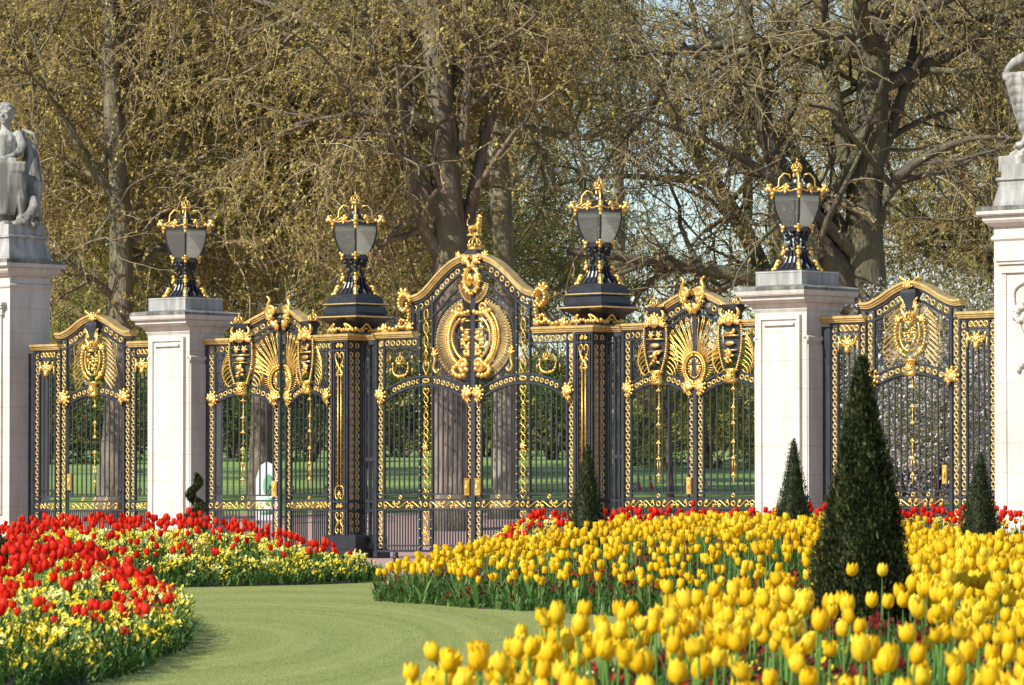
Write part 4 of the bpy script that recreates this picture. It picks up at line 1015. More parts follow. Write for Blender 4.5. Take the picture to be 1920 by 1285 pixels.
# seated child behind a shield (local x along fence, -y to the garden)
st.ell((0, .02, 2.44), (.185, .20, .235), nu=16, nv=10)                       # head
st.ell((0, -.08, 2.37), (.135, .12, .14), nu=12, nv=8); st.ell((0, -.19, 2.40), (.028, .05, .045)); st.ell((0, -.17, 2.31), (.05, .03, .016)); st.ell((0, -.14, 2.25), (.06, .05, .04))
for q in (-1, 1):
    st.ell((q*.075, -.145, 2.35), (.05, .04, .045)); st.ell((q*.07, -.165, 2.475), (.055, .03, .016)); st.ell((q*.19, .03, 2.41), (.03, .05, .06))
rr = random.Random(3)
for k in range(34):
    a = rr.uniform(0, 2*PI); e = rr.uniform(.25, 1.4)
    st.ell((.19*math.cos(a)*math.cos(e), .02 + .2*math.sin(a)*math.cos(e)*(1 if math.sin(a) > 0 else .85), 2.47 + .2*math.sin(e)), (.055, .055, .045), nu=7, nv=4)
cap_([(0, .03, 2.0), (0, .02, 2.14), (0, .02, 2.3)], [.13, .105, .10])
cap_([(0, .05, 1.25), (0, .03, 1.5), (0, .02, 1.75), (0, .03, 1.95), (0, .04, 2.08)], [.27, .26, .28, .27, .14], 14)
for q in (-1, 1):
    st.ell((q*.12, -.15, 1.86), (.12, .09, .10)); st.ell((q*.27, .03, 1.98), (.12, .12, .12))
    cap_([(q*.29, .03, 1.98), (q*.38, -.02, 1.78), (q*.36, -.12, 1.6), (q*.22, -.30, 1.5), (q*.12, -.36, 1.47)], [.11, .105, .09, .075, .06])
    for k in range(4): cap_([(q*(.14 - .035*k), -.38, 1.50), (q*(.14 - .035*k), -.44, 1.44), (q*(.14 - .035*k), -.43, 1.36)], [.026, .024, .018], 6)
    cap_([(q*.2, .05, 1.2), (q*.42, -.25, 1.0), (q*.44, -.28, .6), (q*.42, -.22, .22), (q*.44, -.40, .12)], [.19, .17, .13, .10, .08])
cap_([(-.35, -.40, 1.42), (.38, -.40, 1.42)], .05, 8)
st.ell((0, .1, 1.2), (.4, .34, .28))
# drapery and creature behind, on the shaded side
cap_([(.30, .2, 2.05), (.5, .25, 1.7), (.52, .2, 1.3), (.58, .15, .9), (.5, .1, .5), (.56, .0, .15)], [.07, .14, .22, .24, .26, .28], 12)
cap_([(.35, .1, 2.12), (.62, .1, 2.0), (.70, .1, 1.78)], [.03, .05, .04], 8); cap_([(.62, -.1, .6), (.70, -.2, .4), (.62, -.3, .2)], [.13, .12, .12])
cap_([(-.30, .2, 2.0), (-.5, .25, 1.6), (-.55, .2, 1.0), (-.5, .1, .3)], [.07, .15, .25, .28], 12)
st.ell((.62, -.28, .22), (.10, .12, .12)); st.ell((0, .1, .3), (.6, .4, .35), nu=12, nv=8)
for k in range(16):
    st.ell((rr.uniform(-.65, .65), rr.uniform(-.45, .3), rr.uniform(.0, .12)), (.16, .15, .10))
# shield: curved slab, wide above and narrow below
n = 44
for i in range(n):
    t = i/(n-1); z = 1.34 - 1.06*t; w = .50*(1 - .18*t) + .10*math.sin(t*PI*.9)*0 + (.06 if t < .15 else 0) - .20*max(0, t - .45)
    st.tube([(-w, -.34, z), (-w*.5, -.46, z), (0, -.50, z), (w*.5, -.46, z), (w, -.34, z)], [.05, .052, .055, .052, .05], 8)
s1 = empty('statue', fence(-13.82, 0, 7.08), RZ + math.radians(33), 'weathered stone statue of a curly haired boy holding a shield, at the left edge', 'statue')
body = st.build('body', M['stone_statue'], s1); boolean_smooth(body, .016, 1)
# right statue: standing child, left arm bent out and holding hanging cloth
s2m = MB(); st = s2m
st.ell((.35, .02, 3.02), (.19, .2, .235), nu=16, nv=10); st.ell((.35, -.1, 2.96), (.13, .1, .13)); st.ell((.35, -.19, 2.98), (.03, .05, .045))
for k in range(26):
    a = rr.uniform(0, 2*PI); e = rr.uniform(.25, 1.4); st.ell((.35 + .19*math.cos(a)*math.cos(e), .02 + .2*math.sin(a)*math.cos(e), 3.05 + .2*math.sin(e)), (.055, .055, .045), nu=7, nv=4)
cap_([(.32, .03, 1.5), (.33, .02, 1.8), (.35, .02, 2.2), (.35, .03, 2.5), (.35, .03, 2.82)], [.26, .25, .29, .26, .10], 14)
cap_([(.15, .02, 2.50), (-.15, -.02, 2.42), (-.42, -.08, 2.30), (-.60, -.12, 2.12)], [.13, .12, .105, .07], 12)   # arm out to the left
st.ell((-.60, -.14, 2.05), (.08, .08, .09))
for k in range(4): cap_([(-.60 + .03*k, -.20, 2.06), (-.58 + .03*k, -.25, 2.0), (-.56 + .03*k, -.23, 1.93)], [.026, .024, .018], 6)
# cloth: broad below the hand and tapering down to a foot
n = 40
for i in range(n):
    t = i/(n-1); z = 2.02 - 1.18*t; xl = -.62 + .44*t**1.05; xr = -.18 + .18*t**.7 if t < .7 else -.04 + .02*t
    st.tube([(xl, -.10, z), ((xl+xr)/2, -.20 + .03*math.sin(i*1.0), z), (xr, -.10, z)], [.07, .085, .08], 8)
cap_([(-.35, -.1, 2.05), (-.1, -.1, 2.0), (.12, -.05, 1.95)], [.06, .12, .14], 10)
cap_([(-.09, -.1, .95), (-.08, -.12, .7), (-.10, -.15, .6)], [.10, .09, .11], 10); st.ell((-.12, -.22, .56), (.16, .16, .08)); st.ell((-.26, -.22, .52), (.08, .08, .06))
cap_([(.48, .02, 1.6), (.5, -.1, 1.1), (.48, -.05, .65), (.5, -.2, .55)], [.2, .17, .12, .09], 12)
cap_([(.55, .02, 2.6), (.8, .0, 2.3), (.75, -.2, 2.0)], [.12, .1, .08], 10)
st.ell((.2, .05, .38), (.62, .42, .22), nu=12, nv=8); st.bx(-.6, .8, -.4, .4, 0, .34)
for k in range(12): st.ell((rr.uniform(-.45, .7), rr.uniform(-.4, .3), .36), (.14, .14, .09))
s2 = empty('statue', fence(13.66, 0, 6.98), RZ, 'pale stone statue with bent arm and hanging cloth, at the right edge', 'statue')
body = s2m.build('body', M['stone_statue'], s2); boolean_smooth(body, .018, 1)
s2.scale = (.86, .86, .86)
# ------------------------------------------------------------------ vectorised scatter helpers
def strips(base, az, tilt, L, W, curl, mb, rows=3, tilt_is_up=True):
    """thin leaves: base (N,3), azimuth, tilt from vertical, length, width, extra bend; returns number of faces per leaf"""
    n = len(base); t = np.linspace(0, 1, rows)[None, :]
    ang = tilt[:, None] + curl[:, None] * t
    seg = (L / (rows - 1))[:, None]
    dx = np.concatenate([np.zeros((n, 1)), np.cumsum(np.sin(ang[:, :-1]) * seg, 1)], 1)
    dz = np.concatenate([np.zeros((n, 1)), np.cumsum(np.cos(ang[:, :-1]) * seg, 1)], 1)
    c = np.stack([dx*np.cos(az)[:, None], dx*np.sin(az)[:, None], dz], -1) + base[:, None]
    wv = (np.array([.55, 1.0, .12]) if rows == 3 else np.array([.5, 1.0, .8, .1]))[None, :] * W[:, None] * .5
    side = np.stack([-np.sin(az), np.cos(az), np.zeros(n)], -1)[:, None]
    V = np.stack([c - side*wv[..., None], c + side*wv[..., None]], 2).reshape(-1, 3)
    b = np.arange(n)[:, None, None] * rows*2 + np.arange(rows - 1)[None, :, None] * 2 + np.array([0, 1, 3, 2])[None, None]
    mb.add(V, b.reshape(-1, 4)); return rows - 1
def stamp(tmpl, pos, yaw, scl, tx, ty, mb, tints=None, spread=.12):
    """copies of a template mesh merged into one"""
    V0 = np.vstack(tmpl.v); n = len(pos); k = len(V0)
    c, s_ = np.cos(yaw)[:, None], np.sin(yaw)[:, None]
    sc3 = scl[:, None]
    x = (V0[None, :, 0]*c - V0[None, :, 1]*s_)*sc3; y = (V0[None, :, 0]*s_ + V0[None, :, 1]*c)*sc3; z = V0[None, :, 2]*sc3
    V = np.stack([x + z*tx[:, None], y + z*ty[:, None], z - x*tx[:, None] - y*ty[:, None]], -1) + pos[:, None]
    off = mb.n; mb.v.append(V.reshape(-1, 3)); mb.n += n*k; out = []
    for A in tmpl.f:
        q = (A[None] + (np.arange(n)*k)[:, None, None] + off).reshape(-1, A.shape[1]); mb.f.append(q); mb.fm.append(np.zeros(len(q), np.int32))
        tt = np.repeat(tints, len(A)) + RNG.uniform(-spread, spread, len(q)); out.append(tt)
    return np.concatenate(out)

def tulip_head(hi=True, seed=0, w=.033, h=.082, open_=.0):
    r = np.random.default_rng(seed); mb = MB()
    for p in range(6):
        a0 = p*PI/3 + r.uniform(-.08, .08); inner = p % 2
        rv = np.array([.25, .82, 1.0, .93, .72 + open_]) * w * (.9 if inner else 1.03); zv = np.array([0, .18, .45, .76, 1.0]) * h * (1.0 if inner else .96 + r.uniform(-.04, .04))
        aw = np.array([.5, .74, .80, .62, .10])
        us = np.array([-1, -.45, .45, 1]) if hi else np.array([-1, 0, 1])
        if not hi: rv, zv, aw = rv[[0, 1, 3, 4]], zv[[0, 1, 3, 4]], np.array([.5, .74, .66, .14])
        V = []
        for rr_, z, a in zip(rv, zv, aw):
            for u in us:
                V.append(((rr_*(1 - .10*u*u))*math.cos(a0 + a*u), (rr_*(1 - .10*u*u))*math.sin(a0 + a*u), z - .05*h*abs(u)*(z/h)))
        m_ = len(us); q = [(i*m_+j, i*m_+j+1, (i+1)*m_+j+1, (i+1)*m_+j) for i in range(len(rv)-1) for j in range(m_-1)]
        mb.add(V, np.array(q))
    return mb
HEADS = [tulip_head(True, i, open_=o, h=h_) for i, (o, h_) in enumerate([(-.1, .088), (.0, .082), (.22, .078), (-.25, .090), (.48, .070)])]
LOWH = [tulip_head(False, i, open_=o, h=h_, w=.036) for i, (o, h_) in enumerate([(0, .085), (.15, .080), (-.1, .088)])]

# ------------------------------------------------------------------ flower beds
def poly(pts): return np.array([(X(px, Y), Y) for px, Y in pts])
BED = {
 'red_near': poly([(-160, 26), (120, 28.6), (215, 29.8), (285, 31.8), (300, 33.5), (345, 35.3), (362, 37.5), (350, 41), (300, 46), (150, 50), (-160, 52)]),
 'red_far': poly([(-160, 53.5), (200, 56), (350, 57.3), (560, 58.6), (680, 60), (700, 61), (660, 62.4), (600, 63.6), (520, 64.6), (400, 65), (-160, 65)]),
 'yellow_mid': poly([(698, 51.5), (706, 50.2), (800, 48.8), (870, 47.6), (1080, 45.2), (1300, 43.2), (1500, 41.6), (2050, 40.6), (2050, 61.5), (1300, 61.5), (1100, 61.0), (960, 60), (850, 57.5), (745, 53.6)]),
 'red_back': poly([(900, 62.4), (960, 62.0), (1100, 62.3), (2050, 62.3), (2050, 65), (960, 65), (880, 64.2)]),
 'yellow_near': poly([(520, 12.3), (590, 14.6), (670, 16.2), (830, 18.8), (1070, 21.6), (1330, 25), (1520, 31), (1650, 38.5), (2050, 40), (2150, 12.3)]),
}
def inside(P, x, y):
    x = np.asarray(x); y = np.asarray(y); c = np.zeros(x.shape, bool); j = len(P) - 1
    for i in range(len(P)):
        xi, yi = P[i]; xj, yj = P[j]
        c ^= ((yi > y) != (yj > y)) & (x < (xj - xi)*(y - yi)/(yj - yi + 1e-12) + xi); j = i
    return c
def edge_d(P, x, y):
    d = np.full(np.shape(x), 1e9)
    for i in range(len(P)):
        a = P[i]; b_ = P[(i+1) % len(P)]; e = b_ - a; t = np.clip(((x - a[0])*e[0] + (y - a[1])*e[1])/(e @ e), 0, 1)
        d = np.minimum(d, np.hypot(x - a[0] - t*e[0], y - a[1] - t*e[1]))
    return d
HZY = np.array([hz(y) for y in np.linspace(0, 120, 601)])
def gz(y): return np.interp(y, np.linspace(0, 120, 601), HZY)
MOUND = {'red_near': (.20, .9), 'red_far': (.28, 2.0), 'yellow_mid': (.30, 3.2), 'red_back': (.30, .8), 'yellow_near': (.24, .75)}
def bed_z(k, x, y):
    h, w_ = MOUND[k]; d = edge_d(BED[k], x, y); t = np.clip(d / w_, 0, 1)
    if k == 'yellow_near': h = h * np.interp(y, [12, 22, 27, 34], [.62, .70, .76, 1.05])
    return gz(y) + h * t*t*(3 - 2*t)
def sample(k, dens, margin=0.0):
    P = BED[k]; lo, hi = P.min(0), P.max(0); n = int(dens * np.prod(hi - lo))
    x = RNG.uniform(lo[0], hi[0], n); y = RNG.uniform(lo[1], hi[1], n); ok = inside(P, x, y)
    x, y = x[ok], y[ok]
    if margin: ok = edge_d(P, x, y) > margin * RNG.uniform(.4, 1.6, len(x)); x, y = x[ok], y[ok]
    return x, y
def sees(x, y, pad=60):
    px = 960 + x*F/y; return (px > -pad) & (px < 1920 + pad)
for k in BED:
    P = BED[k]; lo, hi = P.min(0), P.max(0); mb = MB(); st_ = .35
    gx = np.arange(lo[0] - st_, hi[0] + st_*2, st_*.6); gy = np.arange(lo[1] - st_, hi[1] + st_*2, st_)
    GX, GY = np.meshgrid(gx, gy); ins = inside(P, GX, GY); zz = np.where(ins, bed_z(k, GX, GY) + .006, gz(GY) - .05)
    n = len(gx); V = np.stack([GX, GY, zz], -1).reshape(-1, 3); q = []
    for i in range(len(gy) - 1):
        for j in range(n - 1):
            if ins[i, j] or ins[i+1, j] or ins[i, j+1] or ins[i+1, j+1]: q.append((i*n+j, i*n+j+1, (i+1)*n+j+1, (i+1)*n+j))
    mb.add(V, np.array(q)); tag(mb.build('flower_bed', M['soil'], smooth=True), kind='structure')

def foliage(name, k, dens, L, W, tilt, mat_, margin=0.0, lift=0.0, rows=3, hi_edge=True):
    x, y = sample(k, dens, margin); ok = sees(x, y); x, y = x[ok], y[ok]; n = len(x)
    z = bed_z(k, x, y) - .01 + RNG.uniform(0, 1, n)*lift
    mb = MB(); az_ = RNG.uniform(0, 2*PI, n)
    f = strips(np.stack([x, y, z], -1), az_, RNG.uniform(*tilt, n), RNG.uniform(*L, n), RNG.uniform(*W, n), RNG.uniform(.1, .9, n), mb, rows)
    t = np.repeat(np.clip(RNG.normal(.45, .22, n), 0, 1), f)
    return tag(mb.build(name, mat_, smooth=True, attr=t), 'green leaves growing between the bedding flowers', 'foliage', None, 'stuff')
def florets(name, k, plants, per, rad, height, size, mat_, margin=.05, flat=.6, lab='', cat='flowers', patch=0.0):
    """flower clusters: small four-petalled flowers on domed plants"""
    x, y = sample(k, plants, margin); ok = sees(x, y); x, y = x[ok], y[ok]
    if patch:
        v = np.sin(x*5.1 + 3*np.sin(y*1.3)) + np.sin(y*2.3 + 2*np.sin(x*3.3)); ok = v > patch; x, y = x[ok], y[ok]
    n = len(x); hh = bed_z(k, x, y) + RNG.uniform(*height, n)
    X_ = np.repeat(x, per); Y_ = np.repeat(y, per); H_ = np.repeat(hh, per); m_ = len(X_)
    a = RNG.uniform(0, 2*PI, m_); rr_ = rad*np.sqrt(RNG.uniform(0, 1, m_))
    p = np.stack([X_ + rr_*np.cos(a), Y_ + rr_*np.sin(a), H_ - (rr_/rad)**2*rad*flat - RNG.uniform(0, .07, m_)], -1)
    t = MB()
    for i in range(4):
        b_ = i*PI/2; c_, s_ = math.cos(b_), math.sin(b_)
        t.add([(0, 0, 0), (c_*.5 - s_*.42, s_*.5 + c_*.42, .22), (c_*1.0, s_*1.0, .12), (c_*.5 + s_*.42, s_*.5 - c_*.42, .22)], np.array([(0, 3, 2, 1)]))
    mb = MB(); tt = stamp(t, p, RNG.uniform(0, 2*PI, m_), RNG.uniform(size*.7, size*1.2, m_), RNG.normal(-.25, .55, m_), RNG.normal(-.55, .55, m_), mb, np.repeat(np.clip(RNG.normal(.5, .28, n), 0, 1), per) if True else None, .2)
    return tag(mb.build(name, mat_, smooth=False, attr=np.clip(tt, 0, 1)), lab, cat, None, 'stuff')
def tulips_stuff(name, x, y, z, hgt, mat_, lab, hi=False):
    """all the farther tulips of a bed: heads one object, stems and leaves with them"""
    n = len(x); hd = MB(); tin = np.clip(RNG.normal(.5, .22, n), 0, 1); which = RNG.integers(0, 3, n); tl = []
    H = HEADS if hi else LOWH
    tx, ty = RNG.normal(0, .2, n), RNG.normal(0, .2, n)
    for w_ in range(3):
        ok = which == w_
        tl.append(stamp(H[w_], np.stack([x, y, z + hgt], -1)[ok], RNG.uniform(0, 6.28, ok.sum()), RNG.uniform(.76, 1.08, ok.sum()), tx[ok], ty[ok], hd, tin[ok], .10))
    return hd, np.clip(np.concatenate(tl), 0, 1)

YELLOW_NEAR, RED_NEAR = [], []
def tulip_field(k, dens, hgt, mat_, name, lab, near_list=None, cut=None, margin=.08, thin=None, hi=False):
    x, y = sample(k, dens, margin); ok = sees(x, y); x, y = x[ok], y[ok]
    if thin is not None: ok = RNG.uniform(0, 1, len(x)) < thin(x, y); x, y = x[ok], y[ok]
    # keep heads apart
    g = {}; keep = np.zeros(len(x), bool)
    for i in range(len(x)):
        c_ = (int(x[i]/.055), int(y[i]/.055))
        if any((c_[0]+a, c_[1]+b_) in g for a in (-1, 0, 1) for b_ in (-1, 0, 1)) and RNG.random() < .8: continue
        g[c_] = 1; keep[i] = True
    x, y = x[keep], y[keep]; z = bed_z(k, x, y); h = RNG.normal(hgt, .045, len(x)) * (.62 + .38*np.clip(edge_d(BED[k], x, y)/(.9 if k != 'yellow_near' else .25), 0, 1))
    if near_list is not None:
        px = 960 + x*F/y; py = HOR - (z + h + .05 - CAM_Z)*F/y
        vis = (px > 5) & (px < 1915) & (py < 1283)
        o = np.argsort(np.where(vis, y, 1e9))[:cut]; o = o[vis[o]]
        m_ = np.zeros(len(x), bool); m_[o] = True
        near_list += list(zip(x[m_], y[m_], z[m_], h[m_])); x, y, z, h = x[~m_], y[~m_], z[~m_], h[~m_]
    hd, tn = tulips_stuff(name, x, y, z, h, mat_, lab, hi)
    tag(hd.build(name, mat_, smooth=True, attr=tn), lab, 'tulips', None, 'stuff')
    # stems and strap leaves
    n = len(x); st_ = MB(); b_ = np.stack([x, y, z], -1)
    f = strips(b_, RNG.uniform(0, 6.28, n), np.zeros(n), h + .01, np.full(n, .009)/.55*.9, np.full(n, .05), st_)
    t = [np.repeat(RNG.uniform(.4, .8, n), f)]
    for q in range(3):
        f = strips(b_ + RNG.normal(0, .012, (n, 3))*np.array([1, 1, 0]), RNG.uniform(0, 6.28, n), RNG.uniform(.1, .45, n), RNG.uniform(.20, .34, n), RNG.uniform(.022, .048, n), RNG.uniform(.1, .9, n), st_, 4)
        t.append(np.repeat(np.clip(RNG.normal(.6, .2, n), 0, 1), f))
    tag(st_.build('tulip_foliage', M['leaf'], smooth=True, attr=np.concatenate(t)), 'blue green tulip stems and strap leaves in the bed', 'foliage', None, 'stuff')

def thin_near(x, y):
    px = 960 + x*F/y
    cone_ = (px > 1510) & (px < 1730) & (y > 16.5) & (y < 26)
    return np.where(cone_, .13, np.where((y < 16.6) & (px > 1050), .42, np.where((y < 18.5) & (px > 1150), .62, 1.0)))
tulip_field('yellow_near', 36, .42, M['yellow'], 'yellow_tulips', 'dense carpet of yellow tulips filling the right side bed behind the big cone', YELLOW_NEAR, 196, thin=thin_near, hi=True)
tulip_field('yellow_mid', 30, .40, M['yellow'], 'yellow_tulips', 'yellow tulips of the middle bed stretching along in front of the gates', margin=.07)
tulip_field('red_near', 16, .38, M['red'], 'red_tulips', 'red tulips further back in the near left bed', RED_NEAR, 102, margin=.10, hi=True)
tulip_field('red_far', 15, .40, M['red'], 'red_tulips', 'red tulips of the far left bed below the railings', margin=.25)
tulip_field('red_back', 34, .46, M['red'], 'red_tulips', 'thin red line of tulips peeking out behind the yellow ones')
# individual tulips, nearest to the camera
hm = {}
def tulip_meshes(mat_, key):
    L = []
    for i, T in enumerate(HEADS):
        m_ = MB(); m_.merge(T); nf = sum(len(a) for a in T.f); o = m_.build('flower_head', mat_, smooth=True, attr=np.clip(RNG.normal(.3 + .12*i, .08, nf), 0, 1)); L.append(o.data); bpy.data.objects.remove(o)
    hm[key] = L
tulip_meshes(M['yellow'], 'y'); tulip_meshes(M['red'], 'r')
leafd = []
for i in range(4):
    m_ = MB(); strips(np.zeros((1, 3)), np.zeros(1), np.array([.12 + .1*i]), np.array([.25 + .03*i]), np.array([.04]), np.array([.35 + .2*i]), m_, 4)
    o = m_.build('leaf', M['leaf'], smooth=True, attr=np.clip(RNG.normal(.55, .15, 3), 0, 1)); leafd.append(o.data); bpy.data.objects.remove(o)
m_ = MB(); m_.tube([(0, 0, 0), (.006, 0, .15), (-.004, .004, .32), (0, 0, .46)], [.005, .0048, .0045, .0042], 6); o = m_.build('stem', M['stem']); stemd = o.data; bpy.data.objects.remove(o)
def put_tulip(x, y, z, h, key, label, group):
    r = random
    t = bpy.data.objects.new('tulip', None); COL.objects.link(t); t.location = (x, y, z); t.rotation_euler = (r.gauss(0, .06), r.gauss(0, .06), r.uniform(0, 6.28)); t.empty_display_size = .05
    tag(t, label, 'tulip', group)
    o = bpy.data.objects.new('flower_head', r.choice(hm[key])); COL.objects.link(o); o.parent = t; o.location = (0, 0, h); s_ = r.uniform(.68, .93); o.scale = (s_, s_, s_*r.uniform(.95, 1.08)); o.rotation_euler = (r.gauss(0, .2), r.gauss(0, .2), 0)
    o = bpy.data.objects.new('stem', stemd); COL.objects.link(o); o.parent = t; o.scale = (1, 1, (h + .006)/.46)
    for q in range(2):
        o = bpy.data.objects.new('leaf', r.choice(leafd)); COL.objects.link(o); o.parent = t; o.rotation_euler = (0, 0, r.uniform(0, 6.28)); o.scale = (r.uniform(.8, 1.2),)*3; o.location = (0, 0, .0)
for x, y, z, h in YELLOW_NEAR: put_tulip(x, y, z, h, 'y', 'yellow tulip in the blurred foreground bed at the bottom right of the photo', 'yellow tulips of the nearest bed')
for x, y, z, h in RED_NEAR: put_tulip(x, y, z, h, 'r', 'red tulip above the pale wallflowers in the near left bed', 'red tulips of the near left bed')
# undergrowth
foliage('bed_foliage', 'yellow_near', 520, (.18, .38), (.016, .042), (.02, .6), M['leaf'])
foliage('bed_foliage', 'yellow_near', 600, (.05, .13), (.010, .022), (.2, 1.4), M['leaf_dark'], lift=.24)
foliage('bed_foliage', 'yellow_mid', 220, (.08, .17), (.012, .026), (.05, 1.1), M['leaf'])
foliage('bed_foliage', 'yellow_mid', 620, (.04, .11), (.010, .020), (.2, 1.5), M['leaf_dark'], lift=.15)
foliage('bed_foliage', 'red_near', 900, (.05, .13), (.010, .022), (.2, 1.5), M['leaf_dark'], lift=.27)
foliage('bed_foliage', 'red_near', 140, (.12, .26), (.018, .036), (.05, .8), M['leaf'])
foliage('bed_foliage', 'red_far', 620, (.05, .14), (.012, .026), (.2, 1.5), M['leaf_dark'], lift=.26)
foliage('bed_foliage', 'red_far', 130, (.12, .26), (.018, .036), (.05, .8), M['leaf'])
foliage('bed_foliage', 'red_back', 300, (.08, .22), (.012, .03), (.05, 1.2), M['leaf_dark'], lift=.2)
WL = 'pale yellow and cream wallflowers packed between the red tulips of the '
florets('wallflowers', 'red_near', 36, 17, .085, (.17, .36), .0165, M['cream'], lab=WL + 'near left bed')
florets('wallflowers', 'red_far', 28, 17, .10, (.17, .38), .018, M['cream'], lab=WL + 'far left bed')
florets('wallflowers', 'red_back', 12, 14, .07, (.40, .50), .018, M['cream'], lab='a few cream wallflowers among the red tulips behind the yellow bed')
florets('wallflowers', 'yellow_near', 30, 18, .08, (.26, .36), .017, M['maroon'], lab='dark red wallflowers between the nearest yellow tulips', patch=.1)
florets('wallflowers', 'yellow_mid', 16, 12, .06, (.14, .33), .017, M['maroon'], lab='dark red wallflowers along the front of the middle yellow bed', patch=.25)
florets('wallflowers', 'yellow_near', 2.2, 12, .07, (.26, .36), .016, M['cream'], lab='scattered cream wallflowers in the nearest yellow bed', patch=.5)

# ------------------------------------------------------------------ clipped yews
def clipped(prof, n, leaf=(.02, .05), seed=1, fuzz=.02):
    """prof: (z, radius); dense short shoots over the surface plus a dark inside"""
    r = np.random.default_rng(seed); z_ = np.array([p[0] for p in prof]); r_ = np.array([p[1] for p in prof])
    wts = np.interp(np.linspace(z_[0], z_[-1], 200), z_, r_); cdf = np.cumsum(wts); cdf /= cdf[-1]
    z = np.interp(r.uniform(0, 1, n), cdf, np.linspace(z_[0], z_[-1], 200)); a = r.uniform(0, 2*PI, n)
    lump = 1 + .07*np.sin(a*3 + z*9) + .06*np.sin(a*5 - z*17) + .04*np.sin(a*9 + z*31) + .06*r.normal(0, 1, n)
    R_ = np.interp(z, z_, r_)*lump - r.uniform(0, 1, n)**2*.05; R_ = np.maximum(R_, .004)
    mb = MB(); f = strips(np.stack([R_*np.cos(a), R_*np.sin(a), z], -1), a + r.normal(0, .7, n), r.uniform(.1, 1.5, n), r.uniform(*leaf, n), r.uniform(.006, .014, n), r.uniform(-.3, .8, n), mb)
    t = np.repeat(np.clip(r.normal(.42, .25, n) + .1*np.sin(a*5 + z*9), 0, 1), f)
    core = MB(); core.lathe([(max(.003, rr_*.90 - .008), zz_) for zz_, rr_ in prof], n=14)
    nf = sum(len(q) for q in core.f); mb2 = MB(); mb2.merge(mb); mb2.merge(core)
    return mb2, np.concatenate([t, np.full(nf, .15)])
hp = [(0, .22), (.08, .262), (.3, .245), (.55, .20), (.85, .135), (1.15, .078), (1.36, .046), (1.45, .018)]
def cone(px, Y, base, H, wid, label, seed, n):
    root = empty('topiary_cone', (X(px, Y), Y, base), 0, label, 'topiary', 'clipped yew cones in the beds')
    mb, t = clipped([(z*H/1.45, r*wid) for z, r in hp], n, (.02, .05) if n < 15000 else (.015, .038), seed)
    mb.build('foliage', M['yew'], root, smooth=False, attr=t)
    tr_ = MB(); tr_.tube([(0, 0, -.12), (0, 0, .1)], [.03, .025], 8); tr_.build('trunk', M['bark_dark'], root)
    # paler new shoots
    return root
cone(1617, 25, -.02, 1.47, 1.0, 'biggest dark clipped cone, standing near among the yellow tulips', 1, 42000)
cone(1101, 56, .25, 1.27, .95, 'slim clipped cone in front of the right black iron pier', 2, 9000)
cone(1488, 54, .22, 1.32, .97, 'small clipped cone in front of the right stone lantern pier', 3, 9000)
cone(1838, 57, .25, 1.20, 1.0, 'small clipped cone in front of the right railing screen, near the statue pier', 4, 9000)
root = empty('topiary_ball', (X(-4, 44), 44, -.02), 0, 'dark rounded clipped shrub among red tulips at the left edge', 'topiary')
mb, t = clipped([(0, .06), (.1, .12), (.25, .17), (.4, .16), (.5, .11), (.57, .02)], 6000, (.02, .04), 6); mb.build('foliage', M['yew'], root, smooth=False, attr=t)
tr_ = MB(); tr_.tube([(0, 0, -.1), (0, 0, .1)], .02, 8); tr_.build('trunk', M['bark_dark'], root)
# spiral topiary by the pier
root = empty('spiral_topiary', (X(366, 86), 86, 0), 0, 'small dark shrub clipped into a spiral before the left stone pier', 'topiary')
tr_ = MB(); tr_.tube([(0, 0, 0), (.01, 0, .7), (0, 0, 1.5)], [.03, .022, .01], 8); tr_.build('trunk', M['bark_dark'], root)
n = 15000; r_ = np.random.default_rng(8); t = r_.uniform(0, 1, n)**.8; ang = t*2*PI*3.2 + .4; rad = .19*(1 - t*.66); tube = .11*(1 - .5*t)
a2 = r_.uniform(0, 2*PI, n); cx, cy, cz = rad*.75*np.cos(ang), rad*.75*np.sin(ang), .12 + 1.36*t
d = r_.uniform(.4, 1.35, n)*tube
base = np.stack([cx + d*np.cos(a2)*np.cos(ang), cy + d*np.cos(a2)*np.sin(ang), cz + d*np.sin(a2)], -1)
mb = MB(); f = strips(base, ang + r_.normal(0, .9, n), r_.uniform(.1, 1.6, n), r_.uniform(.025, .06, n), r_.uniform(.010, .02, n), r_.uniform(-.3, .8, n), mb)
mb.build('foliage', M['yew'], root, smooth=False, attr=np.repeat(np.clip(r_.normal(.5, .25, n), 0, 1), f))
# clump of daffodil-like leaves at the far tip of the left bed
def clump(px, Y, n, h, wd, label, cream=8):
    root = empty('leafy_plant', (X(px, Y), Y, hz(Y)), 0, label, 'plant')
    b_ = np.stack([RNG.normal(0, wd*.4, n), RNG.normal(0, wd*.4, n), np.zeros(n)], -1); mb = MB()
    f = strips(b_, RNG.uniform(0, 6.28, n), RNG.uniform(.0, .6, n), RNG.uniform(h*.6, h, n), RNG.uniform(.012, .03, n), RNG.uniform(.1, .8, n), mb, 4)
    mb.build('leaves', M['leaf'], root, smooth=True, attr=np.repeat(np.clip(RNG.normal(.6, .2, n), 0, 1), f))
    m2 = MB()
    for i in range(cream):
        a = RNG.uniform(0, 6.28); m2.ell((wd*.5*math.cos(a), wd*.5*math.sin(a), h*RNG.uniform(.7, 1.0)), (.018, .018, .014), nu=6, nv=3)
    m2.build('flowers', M['cream'], root, smooth=True, attr=np.full(sum(len(q) for q in m2.f), .5))
clump(678, 61.3, 260, .24, .42, 'low green leafy clump on the lawn at the tip of the far left bed')

